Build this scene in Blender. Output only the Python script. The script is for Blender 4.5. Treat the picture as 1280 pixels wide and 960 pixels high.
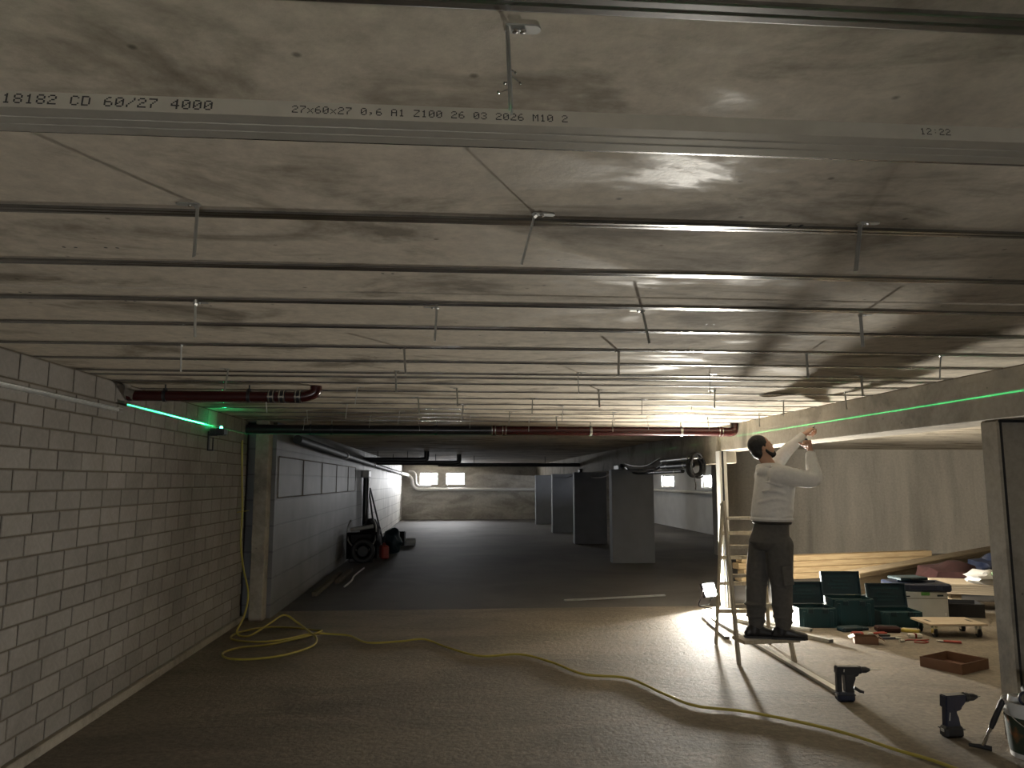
import bpy, bmesh, math, random
from mathutils import Vector, Matrix, Euler
random.seed(7)
S = bpy.context.scene
for o in list(bpy.data.objects): bpy.data.objects.remove(o)
C = bpy.context.collection
R = math.radians
PI = math.pi

# ------------------------------------------------------------------ camera, world, exposure
cd = bpy.data.cameras.new('camera'); cam = bpy.data.objects.new('camera', cd); C.objects.link(cam)
cam.location = (0, 0, 1.62)
cam.rotation_euler = (R(90 + 7.318), 0, R(-4.477))
cd.sensor_fit = 'HORIZONTAL'; cd.sensor_width = 36.0; cd.lens = 36.0 * 950.0 / 1280.0
cd.clip_start = 0.05; cd.clip_end = 200
S.camera = cam
S.view_settings.view_transform = 'Standard'
S.view_settings.look = 'None'
S.view_settings.gamma = 1.0
S.view_settings.use_curve_mapping = False
S.view_settings.exposure = 0.0
LAMP_FRONT = 5600.0      # emission of the work lamp head turned to the camera
LAMP_ADDED = 5200.0       # emission of the unseen lamp added to light the side bay
SKY = 120.0               # overcast daylight outside the windows and the added opening
LASER = 4500.0
w = bpy.data.worlds.new('world'); S.world = w; w.use_nodes = True
w.node_tree.nodes['Background'].inputs[0].default_value = (0.97, 0.98, 1.0, 1)
w.node_tree.nodes['Background'].inputs[1].default_value = SKY

def portal(loc, rot, sx, sy):
    l = bpy.data.lights.new('daylight_portal', 'AREA'); l.shape = 'RECTANGLE'; l.size = sx; l.size_y = sy
    l.cycles.is_portal = True
    o = bpy.data.objects.new('daylight_portal', l); C.objects.link(o); o.location = loc; o.rotation_euler = rot
    return o
# ------------------------------------------------------------------ dimensions of the place
CEIL = 2.35; XL = -2.45; XM = -2.15; XB = 3.55; YFAR = 33.5; YBACK = -3.0; XR = 8.0; XBAY = 13.5; YBAY = 16.8
ADDED_GAP = (-1.0, .2, .24)     # unseen opening added behind the camera to let in daylight: x0, x1, top
FARWIN = [(-1.42, -0.60), (-0.28, 0.57)]     # x ranges in the far wall
SIDEWIN = [(22.7, 24.1), (27.2, 28.8)]       # y ranges in the right wall
portal(((ADDED_GAP[0] + ADDED_GAP[1]) / 2, YBACK - .1, ADDED_GAP[2] / 2), (R(90), 0, 0), ADDED_GAP[1] - ADDED_GAP[0], ADDED_GAP[2])
for a, b in FARWIN: portal(((a + b) / 2, YFAR + .16, 1.74), (R(-90), 0, 0), b - a, .56)
for a, b in SIDEWIN: portal((XR + .16, (a + b) / 2, 1.63), (0, R(90), 0), .42, b - a)

# ------------------------------------------------------------------ materials
def mat(name):
    m = bpy.data.materials.new(name); m.use_nodes = True
    return m, m.node_tree.nodes, m.node_tree.links, m.node_tree.nodes['Principled BSDF']
def N(nt, t, **kw):
    n = nt.new(t)
    for k, v in kw.items():
        if k in n.inputs: n.inputs[k].default_value = v
        else: setattr(n, k, v)
    return n
def plain(name, col, rough=.6, metal=0.0, vary=.12, scale=30, spec=.5, bump=0.0, emit=None):
    m, nt, L, b = mat(name)
    tc = N(nt, 'ShaderNodeTexCoord'); no = N(nt, 'ShaderNodeTexNoise', Scale=scale, Detail=4.0)
    L.new(tc.outputs['Object'], no.inputs['Vector'])
    mr = N(nt, 'ShaderNodeMapRange'); mr.inputs[1].default_value = .25; mr.inputs[2].default_value = .75
    mr.inputs[3].default_value = 1 - vary; mr.inputs[4].default_value = 1 + vary
    L.new(no.outputs['Fac'], mr.inputs[0])
    mx = N(nt, 'ShaderNodeMix', data_type='RGBA', blend_type='MULTIPLY'); mx.inputs[0].default_value = 1
    mx.inputs[6].default_value = (*col, 1); L.new(mr.outputs[0], mx.inputs[7])
    L.new(mx.outputs[2], b.inputs['Base Color'])
    b.inputs['Roughness'].default_value = rough; b.inputs['Metallic'].default_value = metal
    b.inputs['Specular IOR Level'].default_value = spec
    if bump:
        bp = N(nt, 'ShaderNodeBump', Strength=bump, Distance=.01); L.new(no.outputs['Fac'], bp.inputs['Height']); L.new(bp.outputs[0], b.inputs['Normal'])
    if emit:
        b.inputs['Emission Color'].default_value = (*emit[0], 1); b.inputs['Emission Strength'].default_value = emit[1]
    return m
def concrete(name, col, dark, rough=.8, big=.6, amount=.55, fine=22, bump=.25, stretch=(1, 1, 1), pores=True, lo=.48, hi=.68, spec=.4, rand=False, gloss=None, speck=.13, depth=.01):
    m, nt, L, b = mat(name)
    tc = N(nt, 'ShaderNodeTexCoord'); mp = N(nt, 'ShaderNodeMapping'); mp.inputs['Scale'].default_value = stretch
    pos = N(nt, 'ShaderNodeNewGeometry').outputs['Position'] if rand else tc.outputs['Object']
    L.new(pos, mp.inputs['Vector'])
    n1 = N(nt, 'ShaderNodeTexNoise', Scale=big, Detail=9.0, Roughness=.62, Distortion=.6); L.new(mp.outputs[0], n1.inputs['Vector'])
    n2 = N(nt, 'ShaderNodeTexNoise', Scale=fine, Detail=6.0, Roughness=.7); L.new(tc.outputs['Object'], n2.inputs['Vector'])
    r1 = N(nt, 'ShaderNodeMapRange'); r1.inputs[1].default_value = lo; r1.inputs[2].default_value = hi
    r1.inputs[3].default_value = 0; r1.inputs[4].default_value = amount; L.new(n1.outputs['Fac'], r1.inputs[0])
    mx = N(nt, 'ShaderNodeMix', data_type='RGBA'); mx.inputs[6].default_value = (*col, 1); mx.inputs[7].default_value = (*dark, 1)
    L.new(r1.outputs[0], mx.inputs[0])
    r2 = N(nt, 'ShaderNodeMapRange'); r2.inputs[1].default_value = .3; r2.inputs[2].default_value = .7; r2.inputs[3].default_value = 1 - speck; r2.inputs[4].default_value = 1 + speck
    L.new(n2.outputs['Fac'], r2.inputs[0])
    m2 = N(nt, 'ShaderNodeMix', data_type='RGBA', blend_type='MULTIPLY'); m2.inputs[0].default_value = 1
    L.new(mx.outputs[2], m2.inputs[6]); L.new(r2.outputs[0], m2.inputs[7])
    out = m2.outputs[2]
    if pores:
        v = N(nt, 'ShaderNodeTexVoronoi', Scale=7.0, Randomness=1.0); L.new(tc.outputs['Object'], v.inputs['Vector'])
        r3 = N(nt, 'ShaderNodeMapRange'); r3.inputs[1].default_value = .03; r3.inputs[2].default_value = .075; r3.inputs[3].default_value = .45; r3.inputs[4].default_value = 1
        L.new(v.outputs['Distance'], r3.inputs[0])
        m3 = N(nt, 'ShaderNodeMix', data_type='RGBA', blend_type='MULTIPLY'); m3.inputs[0].default_value = 1
        L.new(out, m3.inputs[6]); L.new(r3.outputs[0], m3.inputs[7]); out = m3.outputs[2]
    if rand:
        oi = N(nt, 'ShaderNodeObjectInfo'); r4 = N(nt, 'ShaderNodeMapRange'); r4.inputs[3].default_value = .86; r4.inputs[4].default_value = 1.1
        L.new(oi.outputs['Random'], r4.inputs[0])
        m4 = N(nt, 'ShaderNodeMix', data_type='RGBA', blend_type='MULTIPLY'); m4.inputs[0].default_value = 1
        L.new(out, m4.inputs[6]); L.new(r4.outputs[0], m4.inputs[7]); out = m4.outputs[2]
    L.new(out, b.inputs['Base Color'])
    b.inputs['Roughness'].default_value = rough; b.inputs['Specular IOR Level'].default_value = spec
    if gloss:
        r5 = N(nt, 'ShaderNodeMapRange'); r5.inputs[1].default_value = .36; r5.inputs[2].default_value = .47; r5.inputs[3].default_value = gloss; r5.inputs[4].default_value = rough
        L.new(n1.outputs['Fac'], r5.inputs[0]); L.new(r5.outputs[0], b.inputs['Roughness'])
    bp = N(nt, 'ShaderNodeBump', Strength=bump, Distance=depth)
    ad = N(nt, 'ShaderNodeMath', operation='MULTIPLY_ADD'); ad.inputs[1].default_value = .5
    L.new(n2.outputs['Fac'], ad.inputs[0]); L.new(n1.outputs['Fac'], ad.inputs[2])
    L.new(ad.outputs[0], bp.inputs['Height']); L.new(bp.outputs[0], b.inputs['Normal'])
    return m
def brickmat(name, col, mortar, bw, bh, rot):
    m, nt, L, b = mat(name)
    tc = N(nt, 'ShaderNodeTexCoord'); mp = N(nt, 'ShaderNodeMapping'); mp.inputs['Rotation'].default_value = rot
    L.new(tc.outputs['Object'], mp.inputs['Vector'])
    br = N(nt, 'ShaderNodeTexBrick', Scale=1.0); br.inputs['Brick Width'].default_value = bw; br.inputs['Row Height'].default_value = bh
    br.inputs['Mortar Size'].default_value = .012; br.inputs['Color1'].default_value = (*col, 1)
    br.inputs['Color2'].default_value = (*[c * .85 for c in col], 1); br.inputs['Mortar'].default_value = (*mortar, 1)
    L.new(mp.outputs[0], br.inputs['Vector'])
    no = N(nt, 'ShaderNodeTexNoise', Scale=1.6, Detail=8.0); L.new(tc.outputs['Object'], no.inputs['Vector'])
    r = N(nt, 'ShaderNodeMapRange'); r.inputs[1].default_value = .3; r.inputs[2].default_value = .7; r.inputs[3].default_value = .7; r.inputs[4].default_value = 1.1
    L.new(no.outputs['Fac'], r.inputs[0])
    mx = N(nt, 'ShaderNodeMix', data_type='RGBA', blend_type='MULTIPLY'); mx.inputs[0].default_value = 1
    L.new(br.outputs['Color'], mx.inputs[6]); L.new(r.outputs[0], mx.inputs[7]); L.new(mx.outputs[2], b.inputs['Base Color'])
    bp = N(nt, 'ShaderNodeBump', Strength=.5, Distance=.01); bp.invert = True; L.new(br.outputs['Fac'], bp.inputs['Height']); L.new(bp.outputs[0], b.inputs['Normal'])
    b.inputs['Roughness'].default_value = .6
    return m
def wood(name, col, dark, axis=(1, 14, 14)):
    m, nt, L, b = mat(name)
    tc = N(nt, 'ShaderNodeTexCoord'); mp = N(nt, 'ShaderNodeMapping'); mp.inputs['Scale'].default_value = axis
    L.new(tc.outputs['Object'], mp.inputs['Vector'])
    n = N(nt, 'ShaderNodeTexNoise', Scale=2.5, Detail=6.0, Distortion=.8); L.new(mp.outputs[0], n.inputs['Vector'])
    r = N(nt, 'ShaderNodeValToRGB'); r.color_ramp.elements[0].color = (*dark, 1); r.color_ramp.elements[1].color = (*col, 1)
    r.color_ramp.elements[0].position = .35; r.color_ramp.elements[1].position = .6
    L.new(n.outputs['Fac'], r.inputs[0]); L.new(r.outputs[0], b.inputs['Base Color']); b.inputs['Roughness'].default_value = .7
    return m
def emitter(name, col, strength):
    m, nt, L, b = mat(name); nt.remove(b)
    e = N(nt, 'ShaderNodeEmission', Strength=strength); e.inputs[0].default_value = (*col, 1)
    L.new(e.outputs[0], nt['Material Output'].inputs[0]); return m

M = {}
M['ceiling'] = concrete('ceiling_concrete', (.52, .46, .365), (.14, .115, .082), rough=.9, big=1.5, amount=.8, fine=18, bump=.28, lo=.5, hi=.63, gloss=.45, spec=.14, speck=.18, stretch=(.8, 1.5, 1))
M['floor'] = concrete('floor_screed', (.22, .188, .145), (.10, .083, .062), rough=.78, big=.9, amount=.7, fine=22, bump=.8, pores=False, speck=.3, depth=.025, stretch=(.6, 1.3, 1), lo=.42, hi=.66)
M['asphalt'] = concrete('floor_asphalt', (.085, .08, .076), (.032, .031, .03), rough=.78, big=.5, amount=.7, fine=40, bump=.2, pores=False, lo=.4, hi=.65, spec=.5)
M['brick'] = concrete('sand_lime_brick', (.26, .238, .21), (.13, .112, .088), rough=.85, big=1.3, amount=.6, fine=35, bump=.2, pores=False, rand=True, lo=.45, hi=.75)
M['mortar'] = concrete('mortar', (.125, .105, .075), (.08, .065, .045), rough=.95, big=2.0, amount=.7, fine=60, bump=.5, pores=False)
M['beam'] = concrete('beam_concrete', (.33, .295, .235), (.12, .105, .08), rough=.85, big=1.5, amount=.8, fine=22, bump=.35)
M['shutter'] = concrete('shuttered_concrete', (.52, .48, .41), (.26, .24, .205), rough=.8, big=.9, amount=.7, fine=20, bump=.2, stretch=(1.6, 1.6, .22), lo=.4, hi=.66)
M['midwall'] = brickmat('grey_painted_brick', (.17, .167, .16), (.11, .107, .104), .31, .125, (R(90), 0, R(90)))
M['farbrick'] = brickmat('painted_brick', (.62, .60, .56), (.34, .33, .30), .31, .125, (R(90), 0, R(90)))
M['farwall'] = concrete('far_wall_concrete', (.46, .44, .40), (.25, .235, .21), rough=.85, big=1.2, amount=.8, fine=10, bump=.3, stretch=(.7, 1, 1.8), lo=.42, hi=.62)
M['whitewall'] = plain('white_paint', (.62, .64, .66), .75, vary=.08, scale=2)
M['pier'] = plain('grey_pier_paint', (.155, .165, .185), .7, vary=.1, scale=3)
M['post'] = plain('white_post_paint', (.72, .71, .66), .5, vary=.06, scale=6)
M['zinc'] = plain('galvanised_steel', (.55, .55, .52), .3, .75, vary=.12, scale=14)
M['zinc_dull'] = plain('dull_galvanised_steel', (.46, .46, .43), .42, .7, vary=.15, scale=20)
M['rail'] = plain('rail_steel', (.40, .40, .40), .22, 1.0, vary=.12, scale=14)
M['profile'] = plain('printed_profile_steel', (.66, .63, .54), .28, .55, vary=.08, scale=20)
M['chrome'] = plain('bright_steel', (.75, .75, .74), .2, 1.0, vary=.05)
M['ink'] = plain('printing_ink', (.035, .033, .03), .7, vary=.02)
M['redpipe'] = plain('red_brown_pipe_coating', (.05, .009, .008), .25, vary=.12, scale=8)
M['blackpipe'] = plain('black_pipe_plastic', (.014, .013, .015), .28, vary=.15, scale=8)
M['rubber'] = plain('black_rubber', (.014, .014, .015), .6, vary=.15)
M['black'] = plain('black_plastic', (.018, .019, .022), .42, vary=.1)
M['navy'] = plain('dark_blue_plastic', (.016, .022, .045), .4, vary=.1)
M['teal'] = plain('teal_plastic', (.006, .035, .042), .42, vary=.12, scale=10)
M['teal_dark'] = plain('dark_teal_plastic', (.005, .022, .03), .5, vary=.12, scale=10)
M['greywhite'] = plain('light_grey_plastic', (.45, .45, .42), .5, vary=.06, scale=8)
M['green'] = plain('green_clip_plastic', (.08, .22, .05), .5)
M['red'] = plain('red_plastic', (.28, .03, .02), .5)
M['darkred'] = plain('dark_red_fabric', (.03, .007, .006), .9, vary=.25, scale=18)
M['yellow'] = plain('yellow_plastic', (.42, .33, .05), .5)
M['hose'] = plain('yellow_hose_rubber', (.36, .295, .05), .42, vary=.1, scale=12)
M['white'] = plain('white_plastic', (.62, .62, .6), .5, vary=.05)
M['cream'] = plain('cream_foam', (.6, .57, .5), .7, vary=.06)
M['card'] = plain('brown_cardboard', (.15, .078, .045), .85, vary=.1, scale=12)
M['card_in'] = plain('cardboard_inside', (.16, .075, .045), .85, vary=.1, scale=12)
M['timber'] = wood('pine_timber', (.52, .39, .22), (.40, .28, .15))
M['timber_old'] = wood('weathered_timber', (.30, .24, .155), (.2, .155, .10))
M['plywood'] = wood('birch_plywood', (.50, .42, .31), (.42, .34, .24))
M['ladder'] = wood('pale_ladder_wood', (.42, .37, .28), (.32, .275, .2), (14, 14, 1))
M['hoodie'] = plain('light_grey_hoodie_fabric', (.60, .595, .58), .9, vary=.06, scale=40, bump=.3)
M['trousers'] = plain('grey_work_trousers', (.075, .072, .068), .9, vary=.15, scale=30, bump=.3)
M['skin'] = plain('skin', (.42, .24, .16), .55, vary=.05)
M['hair'] = plain('black_hair', (.008, .007, .007), .6, vary=.2, scale=90, bump=.6)
M['leather'] = plain('black_shoe_leather', (.014, .014, .016), .4)
M['belt'] = plain('black_belt', (.01, .01, .011), .5)
M['lamp_front'] = emitter('lamp_front_glow', (1, .95, .85), LAMP_FRONT)
M['lamp_added'] = emitter('added_lamp_glow', (1, .93, .80), LAMP_ADDED)
M['green_glow'] = emitter('laser_window_glow', (.02, 1, .30), 130)
m, nt, L, b = mat('window_glass')
nt.remove(b); tr = N(nt, 'ShaderNodeBsdfTransparent'); gl = N(nt, 'ShaderNodeBsdfGlossy', Roughness=.05); mx = N(nt, 'ShaderNodeMixShader'); mx.inputs[0].default_value = .08
L.new(tr.outputs[0], mx.inputs[1]); L.new(gl.outputs[0], mx.inputs[2]); L.new(mx.outputs[0], nt['Material Output'].inputs[0]); M['glass'] = m
# printed bucket wrap: bands of dark green, white and yellow
m, nt, L, b = mat('printed_bucket_label')
tc = N(nt, 'ShaderNodeTexCoord'); no = N(nt, 'ShaderNodeTexNoise', Scale=9.0, Detail=3.0); L.new(tc.outputs['Object'], no.inputs['Vector'])
rp = N(nt, 'ShaderNodeValToRGB'); cr = rp.color_ramp; cr.elements[0].position = .3; cr.elements[0].color = (.012, .03, .02, 1); cr.elements[1].position = .72; cr.elements[1].color = (.32, .22, .02, 1)
e = cr.elements.new(.48); e.color = (.03, .045, .03, 1); e = cr.elements.new(.58); e.color = (.22, .09, .03, 1)
L.new(no.outputs['Fac'], rp.inputs[0]); L.new(rp.outputs[0], b.inputs['Base Color']); b.inputs['Roughness'].default_value = .45; M['bucket_label'] = m

# ------------------------------------------------------------------ mesh helpers
def nb(): return bmesh.new()
def box(bm, c, s, rot=None, bev=0):
    mt = Matrix.Translation(Vector(c)) @ (Euler(rot).to_matrix().to_4x4() if rot else Matrix()) @ Matrix.Diagonal((s[0], s[1], s[2], 1))
    r = bmesh.ops.create_cube(bm, size=1, matrix=mt)
    if bev:
        es = list({e for v in r['verts'] for e in v.link_edges})
        bmesh.ops.bevel(bm, geom=es, offset=bev, segments=1, affect='EDGES')
    return bm
def bx(x0, x1, y0, y1, z0, z1, bev=0): return box(nb(), ((x0 + x1) / 2, (y0 + y1) / 2, (z0 + z1) / 2), (x1 - x0, y1 - y0, z1 - z0), None, bev)
def rod(bm, p0, p1, r0, r1=None, seg=14):
    p0 = Vector(p0); p1 = Vector(p1); r1 = r0 if r1 is None else r1
    d = p1 - p0; q = d.to_track_quat('Z', 'Y').to_matrix().to_4x4()
    bmesh.ops.create_cone(bm, cap_ends=True, segments=seg, radius1=r0, radius2=r1, depth=d.length, matrix=Matrix.Translation((p0 + p1) / 2) @ q)
    return bm
def bar(bm, p0, p1, wx, wy, up=(0, 0, 1), bev=0):
    p0 = Vector(p0); p1 = Vector(p1); z = (p1 - p0).normalized(); x = Vector(up).cross(z)
    if x.length < 1e-4: x = Vector((1, 0, 0))
    x.normalize(); y = z.cross(x)
    mt = Matrix((x, y, z)).transposed().to_4x4(); mt.translation = (p0 + p1) / 2
    r = bmesh.ops.create_cube(bm, size=1, matrix=mt @ Matrix.Diagonal((wx, wy, (p1 - p0).length, 1)))
    if bev: bmesh.ops.bevel(bm, geom=list({e for v in r['verts'] for e in v.link_edges}), offset=bev, segments=1, affect='EDGES')
    return bm
def smooth_path(pts, n=8, closed=False):
    P = [Vector(p) for p in pts]; out = []
    m = len(P)
    for i in range(m if closed else m - 1):
        a = P[(i - 1) % m] if closed or i > 0 else P[0]; b = P[i]; c = P[(i + 1) % m]; d = P[(i + 2) % m] if closed or i + 2 < m else P[-1]
        for k in range(n):
            t = k / n
            out.append(.5 * ((2 * b) + (c - a) * t + (2 * a - 5 * b + 4 * c - d) * t * t + (3 * b - a - 3 * c + d) * t ** 3))
    if not closed: out.append(P[-1])
    return out
def tube(bm, pts, r, seg=8, closed=False):
    P = [Vector(p) for p in pts]; rings = []; n = len(P); up = Vector((.013, .021, 1)).normalized()
    for i in range(n):
        t = (P[(i + 1) % n] - P[i - 1]) if (closed or 0 < i < n - 1) else (P[1] - P[0] if i == 0 else P[-1] - P[-2])
        t.normalize(); s = up.cross(t)
        if s.length < .05: s = Vector((1, .1, 0)).cross(t)
        s.normalize()
        if rings and s.dot(last) < 0: s = -s
        last = s; u = t.cross(s)
        rr = r[i] if isinstance(r, (list, tuple)) else r
        rings.append([bm.verts.new(P[i] + (s * math.cos(2 * PI * k / seg) + u * math.sin(2 * PI * k / seg)) * rr) for k in range(seg)])
    for i in range(n if closed else n - 1):
        A = rings[i]; B = rings[(i + 1) % n]
        for k in range(seg): bm.faces.new((A[k], A[(k + 1) % seg], B[(k + 1) % seg], B[k]))
    if not closed: bm.faces.new(rings[0][::-1]); bm.faces.new(rings[-1])
    return bm
def lathe(bm, prof, seg=28, c=(0, 0, 0)):
    rings = []
    for r, z in prof: rings.append([bm.verts.new((c[0] + r * math.cos(2 * PI * k / seg), c[1] + r * math.sin(2 * PI * k / seg), c[2] + z)) for k in range(seg)])
    for A, B in zip(rings, rings[1:]):
        for k in range(seg): bm.faces.new((A[k], A[(k + 1) % seg], B[(k + 1) % seg], B[k]))
    if prof[0][0] > 1e-4: bm.faces.new(rings[0][::-1])
    if prof[-1][0] > 1e-4: bm.faces.new(rings[-1])
    return bm
def prism(bm, poly, y0, y1, m=Matrix()):
    """polygon in x,z extruded along y"""
    A = [bm.verts.new(m @ Vector((x, y0, z))) for x, z in poly]; B = [bm.verts.new(m @ Vector((x, y1, z))) for x, z in poly]
    n = len(poly)
    for i in range(n): bm.faces.new((A[i], A[(i + 1) % n], B[(i + 1) % n], B[i]))
    bm.faces.new(A[::-1]); bm.faces.new(B); return bm
def obj(name, bm, m, parent=None, smooth=False, label=None, loc=None, rot=None):
    bmesh.ops.recalc_face_normals(bm, faces=bm.faces)
    me = bpy.data.meshes.new(name); bm.to_mesh(me); bm.free()
    me.materials.append(M[m] if isinstance(m, str) else m)
    if smooth:
        me.polygons.foreach_set('use_smooth', [True] * len(me.polygons)); me.set_sharp_from_angle(angle=R(40))
    o = bpy.data.objects.new(name, me); C.objects.link(o)
    if parent: o.parent = parent
    if loc: o.location = loc
    if rot: o.rotation_euler = rot
    if label: o['label'] = label
    return o
def tag(o, label, cat, group=None):
    o['label'] = label; o['category'] = cat
    if group: o['group'] = group
    return o
def thing(name, label, cat, loc=(0, 0, 0), rz=0, group=None):
    o = bpy.data.objects.new(name, None); C.objects.link(o); o.empty_display_size = .05
    o.location = loc; o.rotation_euler = (0, 0, rz); return tag(o, label, cat, group)
def struct(name, bm, m, parent=None, smooth=False):
    o = obj(name, bm, m, parent, smooth)
    if not parent: o['kind'] = 'structure'
    return o
def dup(root, loc, rz=None, label=None):
    r = root.copy(); C.objects.link(r); r.location = loc
    if rz is not None: r.rotation_euler = (0, 0, rz)
    if label: r['label'] = label
    for ch in list(root.children):
        c = ch.copy(); C.objects.link(c); c.parent = r
        for g in list(ch.children):
            d = g.copy(); C.objects.link(d); d.parent = c
    return r

# ------------------------------------------------------------------ room shell
YJ = 10.05
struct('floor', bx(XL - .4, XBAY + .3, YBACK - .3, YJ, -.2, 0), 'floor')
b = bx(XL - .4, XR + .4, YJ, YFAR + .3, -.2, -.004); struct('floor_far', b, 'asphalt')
struct('floor_bay', bx(XR + .4, XBAY + .3, YJ, YBAY + .2, -.2, -.002), 'floor')
# ceiling of precast slabs with open joints
ceil = struct('ceiling', bx(XL - .4, XBAY + .3, YBACK - .3, YFAR + .3, CEIL + .05, CEIL + .25), 'mortar')
edges = [YBACK - .3, .42, 2.92, 5.42, 7.92, 10.42, 12.92, 15.42, 17.92, 20.42, 22.92, 25.42, 27.92, 30.42, YFAR + .3]
for a, b_ in zip(edges, edges[1:]):
    for x0, x1 in ((XL - .35, 3.7), (3.705, XBAY + .3)):
        obj('ceiling_slab', bx(x0, x1, a + .009, b_ - .009, CEIL, CEIL + .051, .004), 'ceiling', ceil)
bm = nb()
for k in range(60):
    x = random.uniform(-2, 3.4); y = random.uniform(1.6, 8.5)
    for dx in (0, .035): bmesh.ops.create_circle(bm, cap_ends=True, segments=8, radius=.006, matrix=Matrix.Translation((x + dx, y, CEIL - .0006)))
o = obj('drill_hole', bm, 'rubber', ceil); o['kind'] = 'stuff'

# left brick wall, each block its own piece
wl = struct('wall_left', bx(XL - .3, XL - .006, YBACK, 9.35, 0, CEIL), 'mortar')
def brick_mesh(L_, H_, name):
    bm = nb(); bv = .006; d = .008; w_, h_ = L_ / 2, H_ / 2
    rings = [[(-d, -w_, -h_), (-d, w_, -h_), (-d, w_, h_), (-d, -w_, h_)],
             [(-.003, -w_, -h_), (-.003, w_, -h_), (-.003, w_, h_), (-.003, -w_, h_)],
             [(0, -w_ + bv, -h_ + bv), (0, w_ - bv, -h_ + bv), (0, w_ - bv, h_ - bv), (0, -w_ + bv, h_ - bv)]]
    V = [[bm.verts.new(p) for p in r] for r in rings]
    for A, B in zip(V, V[1:]):
        for k in range(4): bm.faces.new((A[k], A[(k + 1) % 4], B[(k + 1) % 4], B[k]))
    bm.faces.new(V[-1])
    bmesh.ops.recalc_face_normals(bm, faces=bm.faces)
    me = bpy.data.meshes.new(name); bm.to_mesh(me); bm.free(); me.materials.append(M['brick']); return me
BL, JT = .30, .011
cache = {}; spots = []
rows = [(.07 + .125 * i, .114) for i in range(17)] + [(.07 + .125 * 17, .145)]
for i, (z, h) in enumerate(rows):
    y = YBACK + (0 if i % 2 else .155) + random.uniform(-.03, .03)
    while y < 9.35:
        ln = BL
        if random.random() < .06: ln = .24
        e_ = min(y + ln, 9.35 - .004)
        if e_ - y > .05: spots.append((round(e_ - y, 3), h, (y + e_) / 2, z + h / 2))
        y += ln + JT
spots.sort(key=lambda s: (s[2] < 4.0, s[2]))
rest = nb()
for k, (ln, h, y, z) in enumerate(spots):
    x = XL + random.uniform(-.0015, .0015)
    if k < 300:
        key = (round(ln, 2), h)
        if key not in cache: cache[key] = brick_mesh(ln, h, 'brick')
        o = bpy.data.objects.new('brick', cache[key]); C.objects.link(o); o.parent = wl; o.location = (x, y, z)
        o.rotation_euler = (random.uniform(-.004, .004), 0, 0)
    else:
        box(rest, (x - .004, y, z), (.008, ln, h))
o = obj('brick_rest', rest, 'brick', wl); o['kind'] = 'stuff'
struct('baseboard_left', bx(XL - .02, XL + .035, YBACK, 9.35, 0, .066, .008), 'beam')
# wall beyond: dark slot, concrete pilaster, long wall with a recessed panel
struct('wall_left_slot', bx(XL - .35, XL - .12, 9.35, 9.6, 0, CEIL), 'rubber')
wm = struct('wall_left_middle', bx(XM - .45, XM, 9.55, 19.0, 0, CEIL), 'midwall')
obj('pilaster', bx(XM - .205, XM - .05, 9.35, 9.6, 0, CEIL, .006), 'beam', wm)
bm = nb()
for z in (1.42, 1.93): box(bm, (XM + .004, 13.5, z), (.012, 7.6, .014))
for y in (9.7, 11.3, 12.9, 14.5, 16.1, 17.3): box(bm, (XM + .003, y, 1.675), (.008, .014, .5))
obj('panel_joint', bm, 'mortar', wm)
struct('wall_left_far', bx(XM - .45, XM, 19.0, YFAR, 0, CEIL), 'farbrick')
# far wall with two window openings
def wall_with_holes(x0, x1, z1, holes, y0, y1, swap=None):
    """boxes around rectangular holes (a,b,zlo,zhi) along x"""
    bm = nb(); cur = x0
    def put(a, b, c, d):
        if b - a < 1e-4 or d - c < 1e-4: return
        if swap: box(bm, ((y0 + y1) / 2, (a + b) / 2, (c + d) / 2), (y1 - y0, b - a, d - c))
        else: box(bm, ((a + b) / 2, (y0 + y1) / 2, (c + d) / 2), (b - a, y1 - y0, d - c))
    for a, b, c, d in sorted(holes):
        put(cur, a, 0, z1); put(a, b, 0, c); put(a, b, d, z1); cur = b
    put(cur, x1, 0, z1); return bm
struct('wall_far', wall_with_holes(XM - .4, XR + .3, CEIL, [(a, b, 1.46, 2.02) for a, b in FARWIN], YFAR, YFAR + .25), 'farwall')
struct('wall_right', wall_with_holes(YBAY + .2, YFAR, CEIL, [(a, b, 1.42, 1.84) for a, b in SIDEWIN], XR, XR + .25, True), 'whitewall')
n = 0
for a, b_ in FARWIN:
    n += 1; wn = bpy.data.objects.new(f'window_{n}', None); C.objects.link(wn); wn['kind'] = 'structure'; wn.location = ((a + b_) / 2, YFAR + .08, 1.46)
    w_ = b_ - a; bm = nb()
    for s in (-1, 1): box(bm, (s * (w_ / 2 - .025), 0, .28), (.05, .05, .56))
    for z in (.025, .535): box(bm, (0, 0, z), (w_ - .1, .05, .05))
    obj('window_frame', bm, 'white', wn); obj('pane', box(nb(), (0, 0, .28), (w_ - .09, .006, .47)), 'glass', wn)
    obj('window_sill', box(nb(), (0, -.06, .0), (w_ + .04, .12, .03)), 'beam', wn)
for a, b_ in SIDEWIN:
    n += 1; wn = bpy.data.objects.new(f'window_{n}', None); C.objects.link(wn); wn['kind'] = 'structure'; wn.location = (XR + .1, (a + b_) / 2, 1.42)
    w_ = b_ - a; bm = nb()
    for s in (-1, 1): box(bm, (0, s * (w_ / 2 - .02), .21), (.05, .04, .42))
    box(bm, (0, 0, .21), (.05, .035, .42))
    for z in (.02, .4): box(bm, (0, 0, z), (.05, w_ - .08, .04))
    obj('window_frame', bm, 'white', wn); obj('pane', box(nb(), (0, 0, .21), (.006, w_ - .07, .36)), 'glass', wn)
    obj('window_sill', box(nb(), (-.1, 0, -.01), (.2, w_ + .04, .03)), 'white', wn)
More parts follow.
